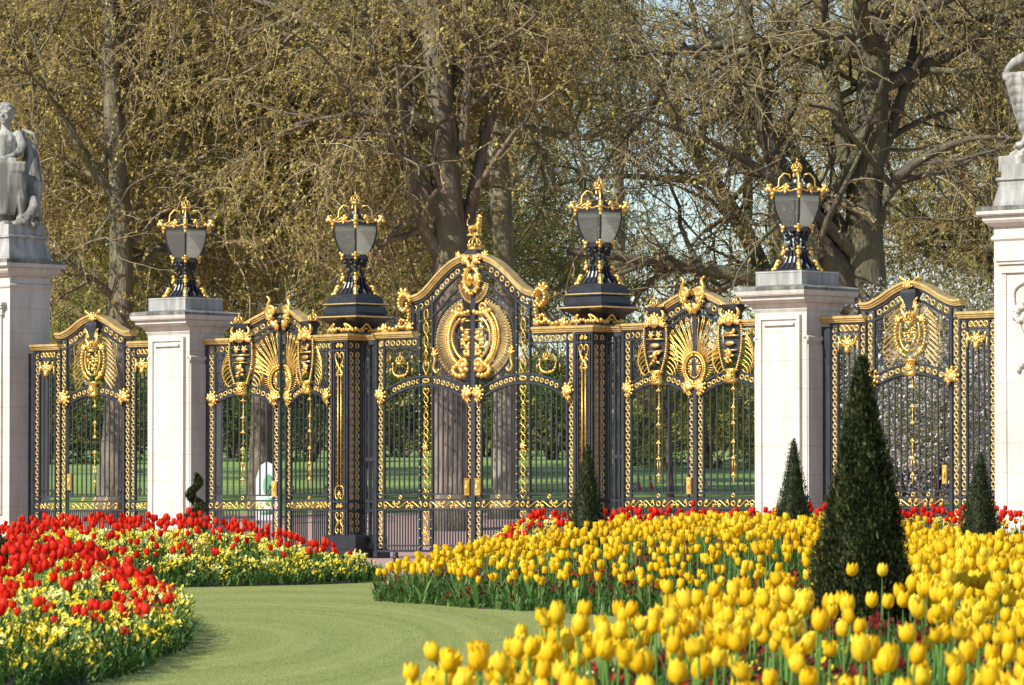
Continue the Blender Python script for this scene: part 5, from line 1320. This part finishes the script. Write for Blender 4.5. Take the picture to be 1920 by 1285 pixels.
# short grass blades of the lawn and its ragged edges against the beds
n = 110000; y = RNG.uniform(28, 65, n); x = (RNG.uniform(180, 1200, n) - 960)*y/F; ok = np.ones(n, bool)
for k in BED: ok &= ~inside(BED[k], x, y)
x, y = x[ok], y[ok]; n = len(x); mb = MB()
f = strips(np.stack([x, y, gz(y) - .002], -1), RNG.uniform(0, 6.28, n), RNG.uniform(.1, 1.0, n), RNG.uniform(.005, .012, n), RNG.uniform(.003, .005, n), RNG.uniform(0, .6, n), mb)
M['blade'] = leafy('grass_blades', [(0, (.22, .25, .05)), (.5, (.36, .375, .105)), (1, (.53, .52, .20))], .6, .45)
rad_ = np.hypot((x + 2.5)*5.4, y - 37) + .35*np.sin(x*2 + y*.4); stripe = .5 + .36*np.tanh(2*np.sin(rad_*2*PI/3.6)) + .07*np.sin(rad_*2*PI/.9)
tag(mb.build('lawn_grass', M['blade'], smooth=True, attr=np.repeat(np.clip(stripe + RNG.normal(0, .12, n), 0, 1), f)), 'short mown grass blades of the lawn between the flower beds', 'grass', None, 'stuff')
# ------------------------------------------------------------------ trees
def batch_tubes(mb, P, R, sides):
    """P (N,k,3), R (N,k) -> tapering tubes; returns face count per tube"""
    Nn, k, _ = P.shape
    T = np.gradient(P, axis=1); T /= np.maximum(np.linalg.norm(T, axis=2, keepdims=True), 1e-9)
    up = np.where(np.abs(T[..., 2:3]) > .85, np.array([1.0, .1, 0]), np.array([0, 0, 1.0]))
    A = np.cross(T, up); A /= np.maximum(np.linalg.norm(A, axis=2, keepdims=True), 1e-9); B = np.cross(A, T)
    a = np.arange(sides)*2*PI/sides
    V = P[:, :, None] + R[:, :, None, None]*(A[:, :, None]*np.cos(a)[None, None, :, None] + B[:, :, None]*np.sin(a)[None, None, :, None])
    i = np.arange(Nn)[:, None, None]*k*sides + np.arange(k-1)[None, :, None]*sides; j = np.arange(sides)[None, None, :]; j2 = (j+1) % sides
    Fq = np.stack([i+j, i+j2, i+sides+j2, i+sides+j], -1).reshape(-1, 4)
    mb.add(V.reshape(-1, 3), Fq); return (k-1)*sides
def resample(P, k):
    P = np.asarray(P, float); d = np.concatenate([[0], np.cumsum(np.linalg.norm(np.diff(P, axis=0), axis=1))]); t = np.linspace(0, d[-1], k)
    # smooth through the points
    Q = np.stack([np.interp(t, d, P[:, q]) for q in range(3)], 1)
    for _ in range(2): Q[1:-1] = .25*Q[:-2] + .5*Q[1:-1] + .25*Q[2:]
    return Q
def spawn(r, P, R, n_each, t0, t1, L, spread, up, k, rr, droop=0.0, rmin=.0):
    """children growing from parents P (N,k,3); returns child polylines and radii"""
    Nn, kp, _ = P.shape; n = Nn*n_each; ip = np.repeat(np.arange(Nn), n_each)
    t = r.uniform(t0, t1, n)*(kp-1); i0 = np.minimum(t.astype(int), kp-2); f = (t - i0)[:, None]
    p0 = P[ip, i0]*(1-f) + P[ip, i0+1]*f; tan = P[ip, i0+1] - P[ip, i0]; tan /= np.maximum(np.linalg.norm(tan, axis=1, keepdims=True), 1e-9)
    rad = (R[ip, i0]*(1-f[:, 0]) + R[ip, i0+1]*f[:, 0])*rr
    d = r.normal(0, 1, (n, 3)); d -= tan*(d*tan).sum(1, keepdims=True); d /= np.linalg.norm(d, axis=1, keepdims=True)
    dr = tan*(1-spread) + d*spread + np.array([0, 0, 1.0])*up; dr /= np.linalg.norm(dr, axis=1, keepdims=True)
    Ls = r.uniform(L[0], L[1], n); s = Ls/(k-1); Q = [p0]
    for q in range(k-1):
        dr = dr + r.normal(0, .22, (n, 3)) + np.array([0, 0, -droop]); dr /= np.linalg.norm(dr, axis=1, keepdims=True)
        Q.append(Q[-1] + dr*s[:, None])
    Q = np.stack(Q, 1); tp = np.linspace(1, .35, k)[None]*np.maximum(rad, rmin)[:, None]
    return Q, tp
def limb_pts(r, p0, az, el, L, k=9, wob=.16, up=.02):
    d = np.array([math.cos(az)*math.cos(el), math.sin(az)*math.cos(el), math.sin(el)]); P = [np.array(p0, float)]
    for i in range(k-1):
        d = d + r.normal(0, wob, 3) + np.array([0, 0, up]); d /= np.linalg.norm(d); P.append(P[-1] + d*L/(k-1))
    return np.array(P)
def make_tree(seed, root, trunk, tr, limbs, bark_, budm, n2=8, n3=8, n4=8, leaves=6, droop=.5, lowcut=4.4, zmax=19.0, len2=(2.2, 4.5), len3=(1.1, 2.4), len4=(.5, 1.25), leafsz=.085, twr=.010, clear=0.0):
    """trunk: polyline; limbs: list of (polyline, base radius)"""
    r = np.random.default_rng(seed); wood = MB(); T = resample(trunk, 16)
    R0 = np.interp(np.linspace(0, 1, 16), [0, .06, .2, 1], [tr*1.45, tr*1.12, tr, tr*.55])
    lump = 1 + r.normal(0, .035, 16); wood.tube(T, R0*lump, 18)
    PL = []; RL = []
    for P_, r0 in limbs:
        Q = resample(P_, 10); PL.append(Q); RL.append(np.linspace(r0*1.2, r0*.3, 10)); 
    PL = np.array(PL); RL = np.array(RL); batch_tubes(wood, PL, RL, 9)
    P2, R2 = spawn(r, PL, RL, n2, .12, 1.0, len2, .62, .10, 7, .56, .02, .030); batch_tubes(wood, P2, R2, 6)
    ok = P2[:, -1, 2] < zmax + 2; P2, R2 = P2[ok], R2[ok]
    wood.build('trunk', bark_, root, smooth=True)
    P3, R3 = spawn(r, P2, R2, n3, .15, 1.0, len3, .6, .03, 6, .55, .10, .013)
    ok = (P3[:, :, 2].min(1) > lowcut) & (P3[:, 0, 2] < zmax); P3, R3 = P3[ok], R3[ok]
    if clear:
        tx_ = np.interp(P3[:, 3, 2], T[:, 2], T[:, 0]); near = (np.abs(P3[:, 3, 0] - tx_) < clear) & (P3[:, 3, 1] < 0) & (P3[:, 3, 2] < 12.5); ok = ~near | (r.uniform(0, 1, len(P3)) < .22)
        P3, R3 = P3[ok], R3[ok]
    tw = MB(); f3 = batch_tubes(tw, P3, R3, 4); tn = [np.repeat(np.clip(r.normal(.4, .2, len(P3)), 0, 1), f3)]
    P4, R4 = spawn(r, P3, R3, n4, .1, 1.0, len4, .7, -.08, 4, .5, droop, .004)
    ok = (P4[:, :, 2].min(1) > lowcut - 1.0); P4 = P4[ok]; R4 = np.linspace(1, .6, 4)[None]*np.full((len(P4), 1), twr)
    f4 = batch_tubes(tw, P4, R4, 3); tn.append(np.repeat(np.clip(r.normal(.55, .28, len(P4)), 0, 1), f4))
    c = tw.build('twigs', M['twig'], root, smooth=False, attr=np.concatenate(tn))
    # bud clusters
    n = len(P4)*leaves; ip = np.repeat(np.arange(len(P4)), leaves); t = r.uniform(.1, 1, n)*3; i0 = np.minimum(t.astype(int), 2); f = (t - i0)[:, None]
    p = P4[ip, i0]*(1-f) + P4[ip, i0+1]*f + r.normal(0, .02, (n, 3))
    bm = MB(); f5 = strips(p, r.uniform(0, 6.28, n), r.uniform(.2, 2.6, n), r.uniform(leafsz*.7, leafsz*1.5, n), r.uniform(leafsz*.5, leafsz*.95, n), r.uniform(-.5, .8, n), bm)
    base = np.repeat(np.clip(r.normal(.5, .17, len(P4)), 0, 1), leaves)
    bm.build('crown', budm, root, smooth=False, attr=np.repeat(np.clip(base + r.normal(0, .16, n), 0, 1), f5))
def rel(px, Y, base):
    """photo column and depth -> coordinates relative to a tree base"""
    return None
def hero(px0, Y, label, seed, tr, trunk_px, limbs_px, bark_, budm, extra=6, **kw):
    bx_, bz = X(px0, Y), hz(Y); root = empty('plane_tree', (bx_, Y, bz), 0, label, 'tree', 'trees behind the gates')
    def L3(pts, dy0=0.0, dy1=0.0):
        n = len(pts); return np.array([((X(a, Y)) - bx_, dy0 + (dy1 - dy0)*i/max(1, n-1), Z(b_, Y) - bz) for i, (a, b_) in enumerate(pts)])
    r = np.random.default_rng(seed + 100); tk = L3(trunk_px); tk[0, 2] = -.3
    limbs = [(L3(p, 0, dy), r0) for p, r0, dy in limbs_px]
    T = resample(tk, 16)
    for i in range(extra):
        z = r.uniform(.42, 1.0); p0 = T[int(z*15)]
        limbs.append((limb_pts(r, p0, r.uniform(0, 2*PI), r.uniform(.15, .9), r.uniform(5, 8.5)), tr*r.uniform(.22, .4)))
    make_tree(seed, root, tk, tr, limbs, bark_, budm, **kw); return root
def generic(seed, name='plane_tree', H=15, tr=.32, nl=11, spread=8.0, fork=.28, bark_=None, budm=None, **kw):
    root = empty(name, (0, 0, 0)); r = np.random.default_rng(seed + 500); tk = [(0, 0, -.3), (r.normal(0, .2), r.normal(0, .2), H*.3), (r.normal(0, .5), r.normal(0, .5), H*.65), (r.normal(0, .8), r.normal(0, .8), H)]
    T = resample(tk, 16); limbs = []
    for i in range(nl):
        z = fork + (1 - fork)*(i + r.uniform(0, .8))/nl; limbs.append((limb_pts(r, T[min(15, int(z*15))], i*2.4 + r.uniform(-.5, .5), r.uniform(.1, .85), spread*r.uniform(.65, 1.1)*(1.1 - .35*z)), tr*r.uniform(.25, .42)))
    make_tree(seed, root, tk, tr, limbs, bark_ or M['bark'], budm or M['bud'], **kw); return root

DEN = dict(n2=9, n3=9, n4=7, leaves=8, droop=.35)
MID = dict(n2=8, n3=7, n4=5, leaves=4, droop=.2)
hero(215, 133, 'tree with a greyish trunk rising behind the small left door, left of the first lantern', 1, .36, [(205, 970), (222, 760), (226, 560), (228, 400), (212, 260), (205, 110), (200, -60)],
     [([(215, 560), (170, 520), (100, 470), (10, 440)], .10, -2), ([(228, 470), (290, 410), (330, 330), (340, 200)], .12, 1.5), ([(222, 380), (160, 300), (110, 200), (60, 60)], .14, -1), ([(210, 260), (250, 180), (240, 60), (250, -60)], .14, 1)], M['bark'], M['bud'], 7, clear=.8, **DEN)
hero(852, 129, 'massive tree with a broad pinkish brown trunk, directly behind the middle gate lion', 2, .52, [(850, 975), (850, 800), (848, 600), (842, 440), (832, 300), (826, 180), (812, 60), (800, -80)],
     [([(845, 440), (800, 360), (730, 230), (690, 90), (680, -60)], .18, -1), ([(850, 500), (880, 420), (905, 250), (960, 100), (975, -40)], .17, 1), ([(835, 260), (760, 215), (660, 225), (560, 250)], .13, -3), ([(840, 380), (870, 250), (880, 120), (870, -40)], .15, 0), ([(845, 560), (790, 590), (700, 560), (620, 540)], .09, 3)], M['bark_dark'], M['bud'], 5, clear=1.3, **DEN)
hero(948, 135, 'pale straight trunked tree immediately right of the broad brown trunk behind the middle gate', 3, .34, [(945, 965), (948, 800), (950, 600), (942, 420), (935, 280), (925, 140), (930, -60)],
     [([(940, 330), (925, 260), (905, 150), (900, 0)], .14, 0), ([(938, 250), (1000, 240), (1060, 262), (1100, 280), (1170, 235)], .13, -3), ([(940, 300), (980, 200), (1000, 100), (1040, -20)], .10, 1)], M['bark_pale'], M['bud_green'], 4, clear=1.1, **MID)
hero(1635, 131, 'huge tree with a thick twisting trunk and wide fork behind the right stone pier', 4, .62, [(1640, 985), (1630, 800), (1628, 600), (1622, 480), (1618, 380), (1630, 280), (1640, 150), (1650, -40)],
     [([(1615, 560), (1560, 500), (1500, 400), (1440, 300), (1410, 150), (1395, -40)], .34, -1), ([(1600, 470), (1520, 330), (1470, 230), (1400, 210), (1330, 110), (1280, 60)], .20, 2), ([(1625, 420), (1585, 280), (1560, 150), (1545, -20)], .26, 0), ([(1640, 440), (1670, 330), (1730, 300), (1800, 260), (1890, 270)], .16, -2), ([(1630, 350), (1680, 230), (1720, 100), (1735, -60)], .17, 1), ([(1560, 500), (1500, 520), (1420, 500), (1340, 500), (1270, 540)], .10, 2), ([(1620, 500), (1560, 430), (1440, 330), (1300, 260), (1180, 230)], .15, -3)], M['bark_deep'], M['bud'], 5, clear=1.5, lowcut=5.5, **MID)
hero(1165, 152, 'slender pale trunk standing behind the right black iron pier lantern', 5, .19, [(1160, 955), (1158, 700), (1165, 500), (1160, 320), (1155, 180), (1165, -60)],
     [([(1160, 330), (1185, 200), (1200, 60), (1210, -40)], .11, 0), ([(1158, 420), (1100, 330), (1060, 200), (1040, 60)], .10, 1), ([(1165, 260), (1230, 190), (1290, 180), (1330, 120)], .09, -1)], M['bark_pale'], M['bud'], 5, n2=7, n3=6, n4=5, leaves=3, droop=.2)
hero(1400, 158, 'tree with leaning mossy trunk between the right lanterns, sky showing through its branches', 6, .30, [(1500, 960), (1480, 700), (1440, 500), (1380, 400), (1310, 300), (1240, 170), (1180, 40), (1140, -80)],
     [([(1400, 430), (1410, 300), (1380, 150), (1390, -60)], .15, 1), ([(1310, 300), (1330, 180), (1300, 60), (1290, -60)], .12, -1), ([(1340, 340), (1230, 330), (1120, 320), (1010, 350)], .11, 2)], M['bark_deep'], M['bud'], 6, n2=7, n3=6, n4=5, leaves=3, droop=.15)
hero(492, 140, 'brown trunked tree seen through the left side gate, between the first two lanterns', 7, .30, [(488, 960), (490, 760), (500, 560), (520, 400), (505, 250), (540, 100), (560, -60)],
     [([(505, 480), (560, 400), (590, 280), (550, 150), (470, 90), (390, 20)], .13, -1), ([(515, 380), (470, 250), (480, 120), (520, 60)], .11, 0), ([(500, 280), (580, 250), (640, 235), (720, 220)], .11, -2), ([(500, 540), (430, 500), (340, 480), (280, 520)], .09, 1)], M['bark_dark'], M['bud_green'], 7, **DEN)
hero(30, 141, 'tree whose mossy branch reaches out behind the boy statue at the left edge', 8, .34, [(-30, 970), (-20, 700), (10, 480), (20, 300), (60, 100), (70, -60)],
     [([(0, 330), (40, 290), (90, 200), (150, 185), (240, 200)], .12, -3), ([(10, 440), (60, 360), (120, 380), (200, 400)], .11, -2), ([(20, 300), (-20, 200), (10, 60)], .12, 0)], M['bark'], M['bud'], 6, **DEN)
hero(1880, 143, 'tree behind the right edge statue, its twigs hanging low', 9, .30, [(1900, 970), (1890, 700), (1870, 500), (1880, 300), (1850, 100), (1860, -60)],
     [([(1870, 420), (1800, 330), (1760, 200), (1790, 60)], .11, -1), ([(1880, 360), (1820, 230), (1830, 120), (1870, 40)], .10, -2), ([(1890, 560), (1840, 470), (1760, 430), (1700, 470)], .09, 1)], M['bark'], M['bud'], 7, lowcut=6.2, **DEN)
# further trees, copied from three kinds
g1 = generic(21, H=16, **DEN); g2 = generic(22, H=17, tr=.26, budm=M['bud_green'], bark_=M['bark_dark'], **DEN); g3 = generic(23, H=15, tr=.28, **MID)
spots = [(g1, 62, 150, .4, 1.0, 'leafy tree filling the gap right of the boy statue, behind the nearer trunks'), (g2, 350, 156, 1.7, 1.05, 'tree directly behind the leftmost lantern'),
         (g1, 664, 152, 2.9, 1.0, 'tree directly behind the lantern left of the middle gate'), (g2, 850, 168, 4.1, 1.0, 'greenish tree behind the massive trunk, seen between second lantern and lion'),
         (g1, 1895, 154, 5.2, .95, 'tree with golden buds above the right statue pier'), (g2, 222, 178, 3.3, 1.1, 'farther tree behind the leftmost door, mostly hidden by others'),
         (g1, 496, 186, 1.1, 1.1, 'farther tree behind the left side gate, mostly hidden by twigs'), (g2, 948, 196, 5.9, 1.1, 'farther tree behind the broad trunk of the middle gate'),
         (g3, 1492, 176, 4.4, 1.1, 'farther tree behind the rightmost lantern'), (g1, 20, 190, 2.0, 1.1, 'farther tree behind the boy statue head'),
         (g2, 1930, 190, .2, 1.1, 'farther tree behind the right edge statue'), (g1, 690, 205, 3.9, 1.2, 'farthest tree visible over the left iron pier')]
seen = set()
for src, px, Y, rz_, s_, lb in spots:
    o = src if src.name not in seen else copy_tree(src); seen.add(src.name)
    o.location = (X(px, Y), Y, hz(Y)); o.rotation_euler = (0, 0, rz_); o.scale = (s_,)*3; tag(o, lb, 'tree', 'trees behind the gates')
# slender young tree in the right side gate
hero(1256, 139, 'thin young tree trunk seen through the right side gate', 12, .10, [(1258, 968), (1255, 860), (1252, 760), (1260, 640), (1250, 560)], [([(1255, 760), (1210, 700), (1190, 640)], .04, 0), ([(1253, 700), (1300, 650), (1320, 590)], .04, 0)], M['bark_dark'], M['bud_green'], 5, n2=6, n3=6, n4=6, leaves=5, lowcut=1.9, len2=(.8, 1.6), len3=(.5, 1.0), len4=(.3, .6), zmax=7)
# bushes on the rise and blossom trees on the right
def bush(name, px, Y, rx, h, material, label, seed, n=9000, leaf=(.05, .12), cat='bush', low=.1, base=0.0):
    root = empty(name, (X(px, Y), Y, hz(Y) + base), 0, label, cat, 'shrubs behind the gates' if cat == 'bush' else 'white blossom trees')
    r = np.random.default_rng(seed); k = 46; c = np.stack([r.normal(0, rx*.42, k), r.normal(0, rx*.3, k), h*(low + (1-low)*r.uniform(0, 1, k)**.9)], 1)
    c[:, 2] = np.minimum(c[:, 2], h*(1 - .55*np.minimum(1, np.abs(c[:, 0])/rx)**2)); s_ = r.uniform(.10, .20, k)*(rx + h)*(.5 if cat == 'bush' else .72)
    i = r.integers(0, k, n); d = r.normal(0, 1, (n, 3)); d /= np.linalg.norm(d, axis=1, keepdims=True); p = c[i] + d*(s_[i]*r.uniform(.55, 1.1, n)**.5)[:, None]; p[:, 2] = np.maximum(p[:, 2], .05)
    mb = MB(); f = strips(p, r.uniform(0, 6.28, n), r.uniform(.1, 2.5, n), r.uniform(*leaf, n), r.uniform(leaf[0]*.6, leaf[1]*.7, n), r.uniform(-.3, .8, n), mb)
    mb.build('crown', material, root, smooth=False, attr=np.repeat(np.clip(np.repeat(0, n) + r.normal(.45, .26, n) + (r.uniform(-.15, .15, k))[i], 0, 1), f))
    tr_ = MB()
    for q in range(9):
        e = c[r.integers(0, k)]; tr_.tube([(0, 0, -.3), (e[0]*.25, e[1]*.25, e[2]*.45), tuple(e)], [.09 + .02*h*.3, .05, .012], 6)
    tr_.build('trunk', M['bark_dark'], root); return root
bl = [(1745, 121, 2.1, 6.0, 'big white blossoming tree behind the right railing screen door'), (1850, 126, 2.2, 5.6, 'white blossoming tree beside the right statue pier'), (1560, 172, 2.4, 5.2, 'blossoming tree behind the right stone lantern pier, partly hidden')]
for i, (px, Y, rx, h, lb) in enumerate(bl): bush('blossom_tree', px, Y, rx, h, M['blossom'], lb, 60 + i, 24000, (.04, .10), 'tree', .24)
bs = [(90, 215, 4.5, 3.6, 'dark shrub on the rise, seen through the left railing screen', 'shrub'), (300, 225, 4.5, 4.2, 'shrub on the rise behind the left stone lantern pier', 'shrub'), (440, 232, 3.6, 4.0, 'green shrub seen through the leftmost side gate leaf', 'bg'), (585, 222, 4.0, 4.6, 'shrub behind the ajar gate leaf on the grassy rise', 'shrub'),
      (745, 236, 4.0, 4.2, 'bright green bush at the top of the lawn, left half of the middle gate', 'bg'), (905, 240, 4.2, 4.4, 'bush beyond the pale trunk behind the middle gate', 'shrub'), (1040, 228, 4.0, 4.4, 'dark bush at the top of the lawn, right half of the middle gate', 'shrub'),
      (1190, 212, 3.6, 4.4, 'twiggy grey green bush seen at the left of the right side gate', 'twiggy'), (1330, 205, 3.8, 4.8, 'twiggy grey green bush seen at the right of the right side gate', 'twiggy'), (1480, 210, 3.6, 4.4, 'bush behind the right stone pier', 'twiggy'), (1620, 215, 4, 4.2, 'bush behind the biggest cone on the rise', 'shrub'), (1800, 220, 4.5, 4.5, 'bush at the far right beyond the blossom', 'shrub'), (-20, 220, 4, 4, 'bush at the far left beyond the statue pier', 'shrub'), (1950, 225, 4, 5, 'bush at the far right beyond the statue pier', 'shrub')]
for i, (px, Y, rx, h, lb, kd) in enumerate(bs): bush('bush', px, Y, rx, h, M['bud_green'] if kd == 'twiggy' else (M['shrub'] if kd == 'shrub' else M['shrub']), lb, 80 + i, 11000, (.07, .18), 'bush', .05)
# distant wood along the top of the rise
mb = MB(); n = 110000; r = np.random.default_rng(99); Yd = r.uniform(262, 300, n); px_ = r.uniform(-150, 2070, n)
top = 13 + 2.2*np.sin(px_*.011) + 1.5*np.sin(px_*.031 + 1) - 5.0*np.exp(-((px_ - 1230)/260.0)**2)
zz = 4.2 + (top - 4.2)*r.uniform(0, 1, n)**.85 + r.normal(0, .3, n)
f = strips(np.stack([(px_ - 960)*Yd/F, Yd, zz], -1), r.uniform(0, 6.28, n), r.uniform(.1, 2.6, n), r.uniform(.25, .6, n), r.uniform(.16, .36, n), r.uniform(-.3, .8, n), mb)
tag(mb.build('distant_wood', M['bud_green'], smooth=False, attr=np.repeat(np.clip(r.normal(.35, .2, n), 0, 1), f)), 'brownish green mass of distant woodland closing the view behind the trees', 'wood', None, 'stuff')
# ------------------------------------------------------------------ small things beyond and before the gates
# low black post with a ball top at the lawn edge
Y = 69.2; root = empty('bollard', (X(742, Y), Y, 0), 0, 'short black post on the pink drive beside the tip of the yellow bed', 'bollard')
mb = MB(); mb.lathe([(.055, 0), (.055, .03), (.034, .05), (.030, .19), (.045, .205), (.045, .22), (.034, .235), (.040, .26), (.030, .285), (.012, .295)], n=14); mb.build('post', M['iron_black'], root)
# park sign boards
M['white_paint'] = simple('white_paint', (.72, .74, .74), .5, var=.06)
M['green_paint'] = simple('green_paint', (.16, .42, .22), .5, var=.1)
def board(px, Y, w, h, label, curved):
    root = empty('sign_board', (X(px, Y), Y, hz(Y)), 0, label, 'sign', None)
    mb = MB(); pts = [(-w/2, .1), (-w/2, h*.72), (-w*.32, h*.93), (0, h), (w*.32, h*.95), (w/2, h*.8), (w/2, .1)] if curved else [(-w/2, .1), (-w/2, h), (w/2, h), (w/2, .1)]
    n = len(pts); V = [(x, -.03, z) for x, z in pts] + [(x, .03, z) for x, z in pts]
    mb.add(V, [np.array([list(range(n))]), np.array([[n + i for i in range(n)][::-1]]), np.array([(i, (i+1) % n, n + (i+1) % n, n + i) for i in range(n)])]); mb.build('panel', M['white_paint'], root, smooth=False)
    g = MB()
    if curved:
        g.ell((w*.08, -.035, h*.62), (w*.26, .01, h*.18)); g.bx(-w*.05, w*.36, -.045, -.03, h*.30, h*.42); g.bx(-w*.3, w*.3, -.042, -.03, h*.16, h*.22); g.build('green_print', M['green_paint'], root)
    p = MB(); p.tube([(-w*.4, .05, 0), (-w*.4, .05, h*.6)], .03, 6); p.tube([(w*.4, .05, 0), (w*.4, .05, h*.6)], .03, 6); p.build('posts', M['iron_black'], root)
board(500, 132, .55, 1.62, 'white and pale green rounded board seen through the left side gate bars', True)
board(618, 132, .14, 1.62, 'narrow white board seen at the right edge of the ajar gate leaf', False)
# two little red and white cones on the grass
M['cone_red'] = simple('cone_red', (.75, .07, .03), .5)
for px, lb in ((1197, 'tiny red and white traffic cone on the grass, the left one of two'), (1220, 'tiny red and white traffic cone on the grass, the right one of two')):
    Y = 165; root = empty('traffic_cone', (X(px, Y), Y, hz(Y)), 0, lb, 'traffic cone', 'traffic cones on the park grass')
    b = MB(); b.rect([(.12, .12, 0), (.12, .12, .025)]); b.lathe([(.09, .02), (.06, .20)], n=10); b.lathe([(.045, .31), (.02, .44)], n=10); b.build('body', M['cone_red'], root); s_ = MB(); s_.lathe([(.060, .20), (.045, .31)], n=10); s_.build('white_band', M['white_paint'], root)
# dark car on the park road behind the right screen
def car(px, Y, z, rz, label):
    root = empty('parked_car', (X(px, Y), Y, z), rz, label, 'car')
    paint = simple('dark_car_paint', (.035, .035, .042), .25, var=.05); gls = simple('car_glass', (.02, .022, .026), .08, var=.05); rub = simple('tyre_rubber', (.02, .02, .02), .8)
    prof = [(-2.15, .35), (-2.18, .62), (-2.05, .86), (-1.75, .93), (-1.15, 1.38), (-.9, 1.45), (.35, 1.45), (.6, 1.38), (1.15, .97), (1.95, .84), (2.15, .65), (2.15, .35)]
    mb = MB(); V = []; n = len(prof)
    for y, k in ((-.86, 1), (-.80, 1.0), (.80, 1.0), (.86, 1)):
        for x, zz in prof: V.append((x*(.985 if abs(y) > .82 else 1), y*(.80 if zz > 1.2 else 1), zz if abs(y) < .82 else .35 + (zz - .35)*.965))
    q = [(a*n+i, a*n+(i+1) % n, (a+1)*n+(i+1) % n, (a+1)*n+i) for a in range(3) for i in range(n)]
    mb.add(V, [np.array(q), np.array([list(range(n))[::-1]]), np.array([[3*n + i for i in range(n)]])]); mb.build('body', paint, root, smooth=False)
    for sy in (-1, 1):
        w_ = MB(); Vv = [(-1.55, sy*.865, .93), (1.0, sy*.865, .93), (.5, sy*.70, 1.36), (-.95, sy*.70, 1.36)]; w_.add(Vv + [(x, y - sy*.01, z_) for x, y, z_ in Vv], np.array([(0, 1, 2, 3), (7, 6, 5, 4), (0, 4, 5, 1), (1, 5, 6, 2), (2, 6, 7, 3), (3, 7, 4, 0)])); w_.build('side_window', gls, root, smooth=False)
        for x in (-1.35, 1.35):
            t = MB(); t.tube([(x, sy*.70, .32), (x, sy*.88, .32)], .32, 18); wh = t.build('wheel', rub, root); h_ = MB(); h_.tube([(x, sy*.87, .32), (x, sy*.895, .32)], .19, 12); h_.build('rim', M['stone_dirty'], wh)
    for sy in (-1, 1):
        h_ = MB(); h_.ell((2.12, sy*.62, .68), (.06, .16, .08)); h_.build('headlight', M['white_paint'], root)
car(1790, 137.2, hz(137.2), .05, 'dark car mostly hidden behind the right screen bars and a small cone')
# people resting on the grass behind the right screen
def sitter(px, Y, col, label, face):
    root = empty('person', (X(px, Y), Y, hz(Y)), face, label, 'person')
    skin = simple('skin', (.45, .27, .19), .6); cl = simple('jumper', col, .8); hair = simple('hair', (.05, .03, .02), .7); tr_ = simple('trousers', (.05, .06, .09), .8)
    b = MB(); b.tube([(0, 0, .12), (0, -.02, .3), (0, 0, .5), (0, .0, .62), (0, .0, .70)], [.17, .15, .18, .13, .06], 12)
    b.tube([(0, 0, .66), (0, -.01, .76)], .055, 8); b.ell((0, -.01, .86), (.085, .10, .12), nu=12, nv=8); b.ell((0, -.11, .85), (.015, .02, .02))
    for q in (-1, 1):
        b.tube([(q*.17, 0, .60), (q*.24, -.06, .40), (q*.17, -.26, .36), (q*.08, -.36, .38)], [.055, .048, .04, .03], 8)
        for k in range(4): b.tube([(q*.08 - .018*k*q, -.37, .39), (q*.07 - .018*k*q, -.42, .37), (q*.065 - .018*k*q, -.43, .33)], [.010, .009, .007], 5)
        b.tube([(q*.09, -.02, .13), (q*.14, -.35, .42), (q*.12, -.55, .10), (q*.12, -.66, .04)], [.10, .085, .055, .045], 8)
    o = b.build('body', [skin], root); boolean_smooth(o, .018, 1)
    s_ = MB(); s_.tube([(0, 0, .12), (0, -.02, .3), (0, 0, .5), (0, .0, .62), (0, .0, .68)], [.19, .17, .20, .15, .08], 12)
    for q in (-1, 1): s_.tube([(q*.17, 0, .61), (q*.24, -.06, .40), (q*.18, -.22, .36)], [.075, .065, .055], 8)
    o = s_.build('jumper', cl, root); boolean_smooth(o, .018, 1)
    t = MB()
    for q in (-1, 1): t.tube([(q*.09, -.02, .13), (q*.14, -.35, .42), (q*.12, -.55, .12)], [.12, .10, .07], 8)
    t.ell((0, 0, .1), (.2, .17, .1)); o = t.build('trousers', tr_, root); boolean_smooth(o, .018, 1)
    h_ = MB(); h_.ell((0, .015, .89), (.095, .105, .11), nu=12, nv=8); h_.build('hair', hair, root)
sitter(1697, 139.5, (.55, .04, .03), 'person in a red top sitting on the grass, farthest left of the seated three', .3)
sitter(1714, 140.5, (.42, .05, .05), 'person in a dark red top sitting in the middle of the seated three', -.5)
sitter(1737, 139.5, (.05, .16, .38), 'person in a blue top sitting on the grass beside two in red', .1)
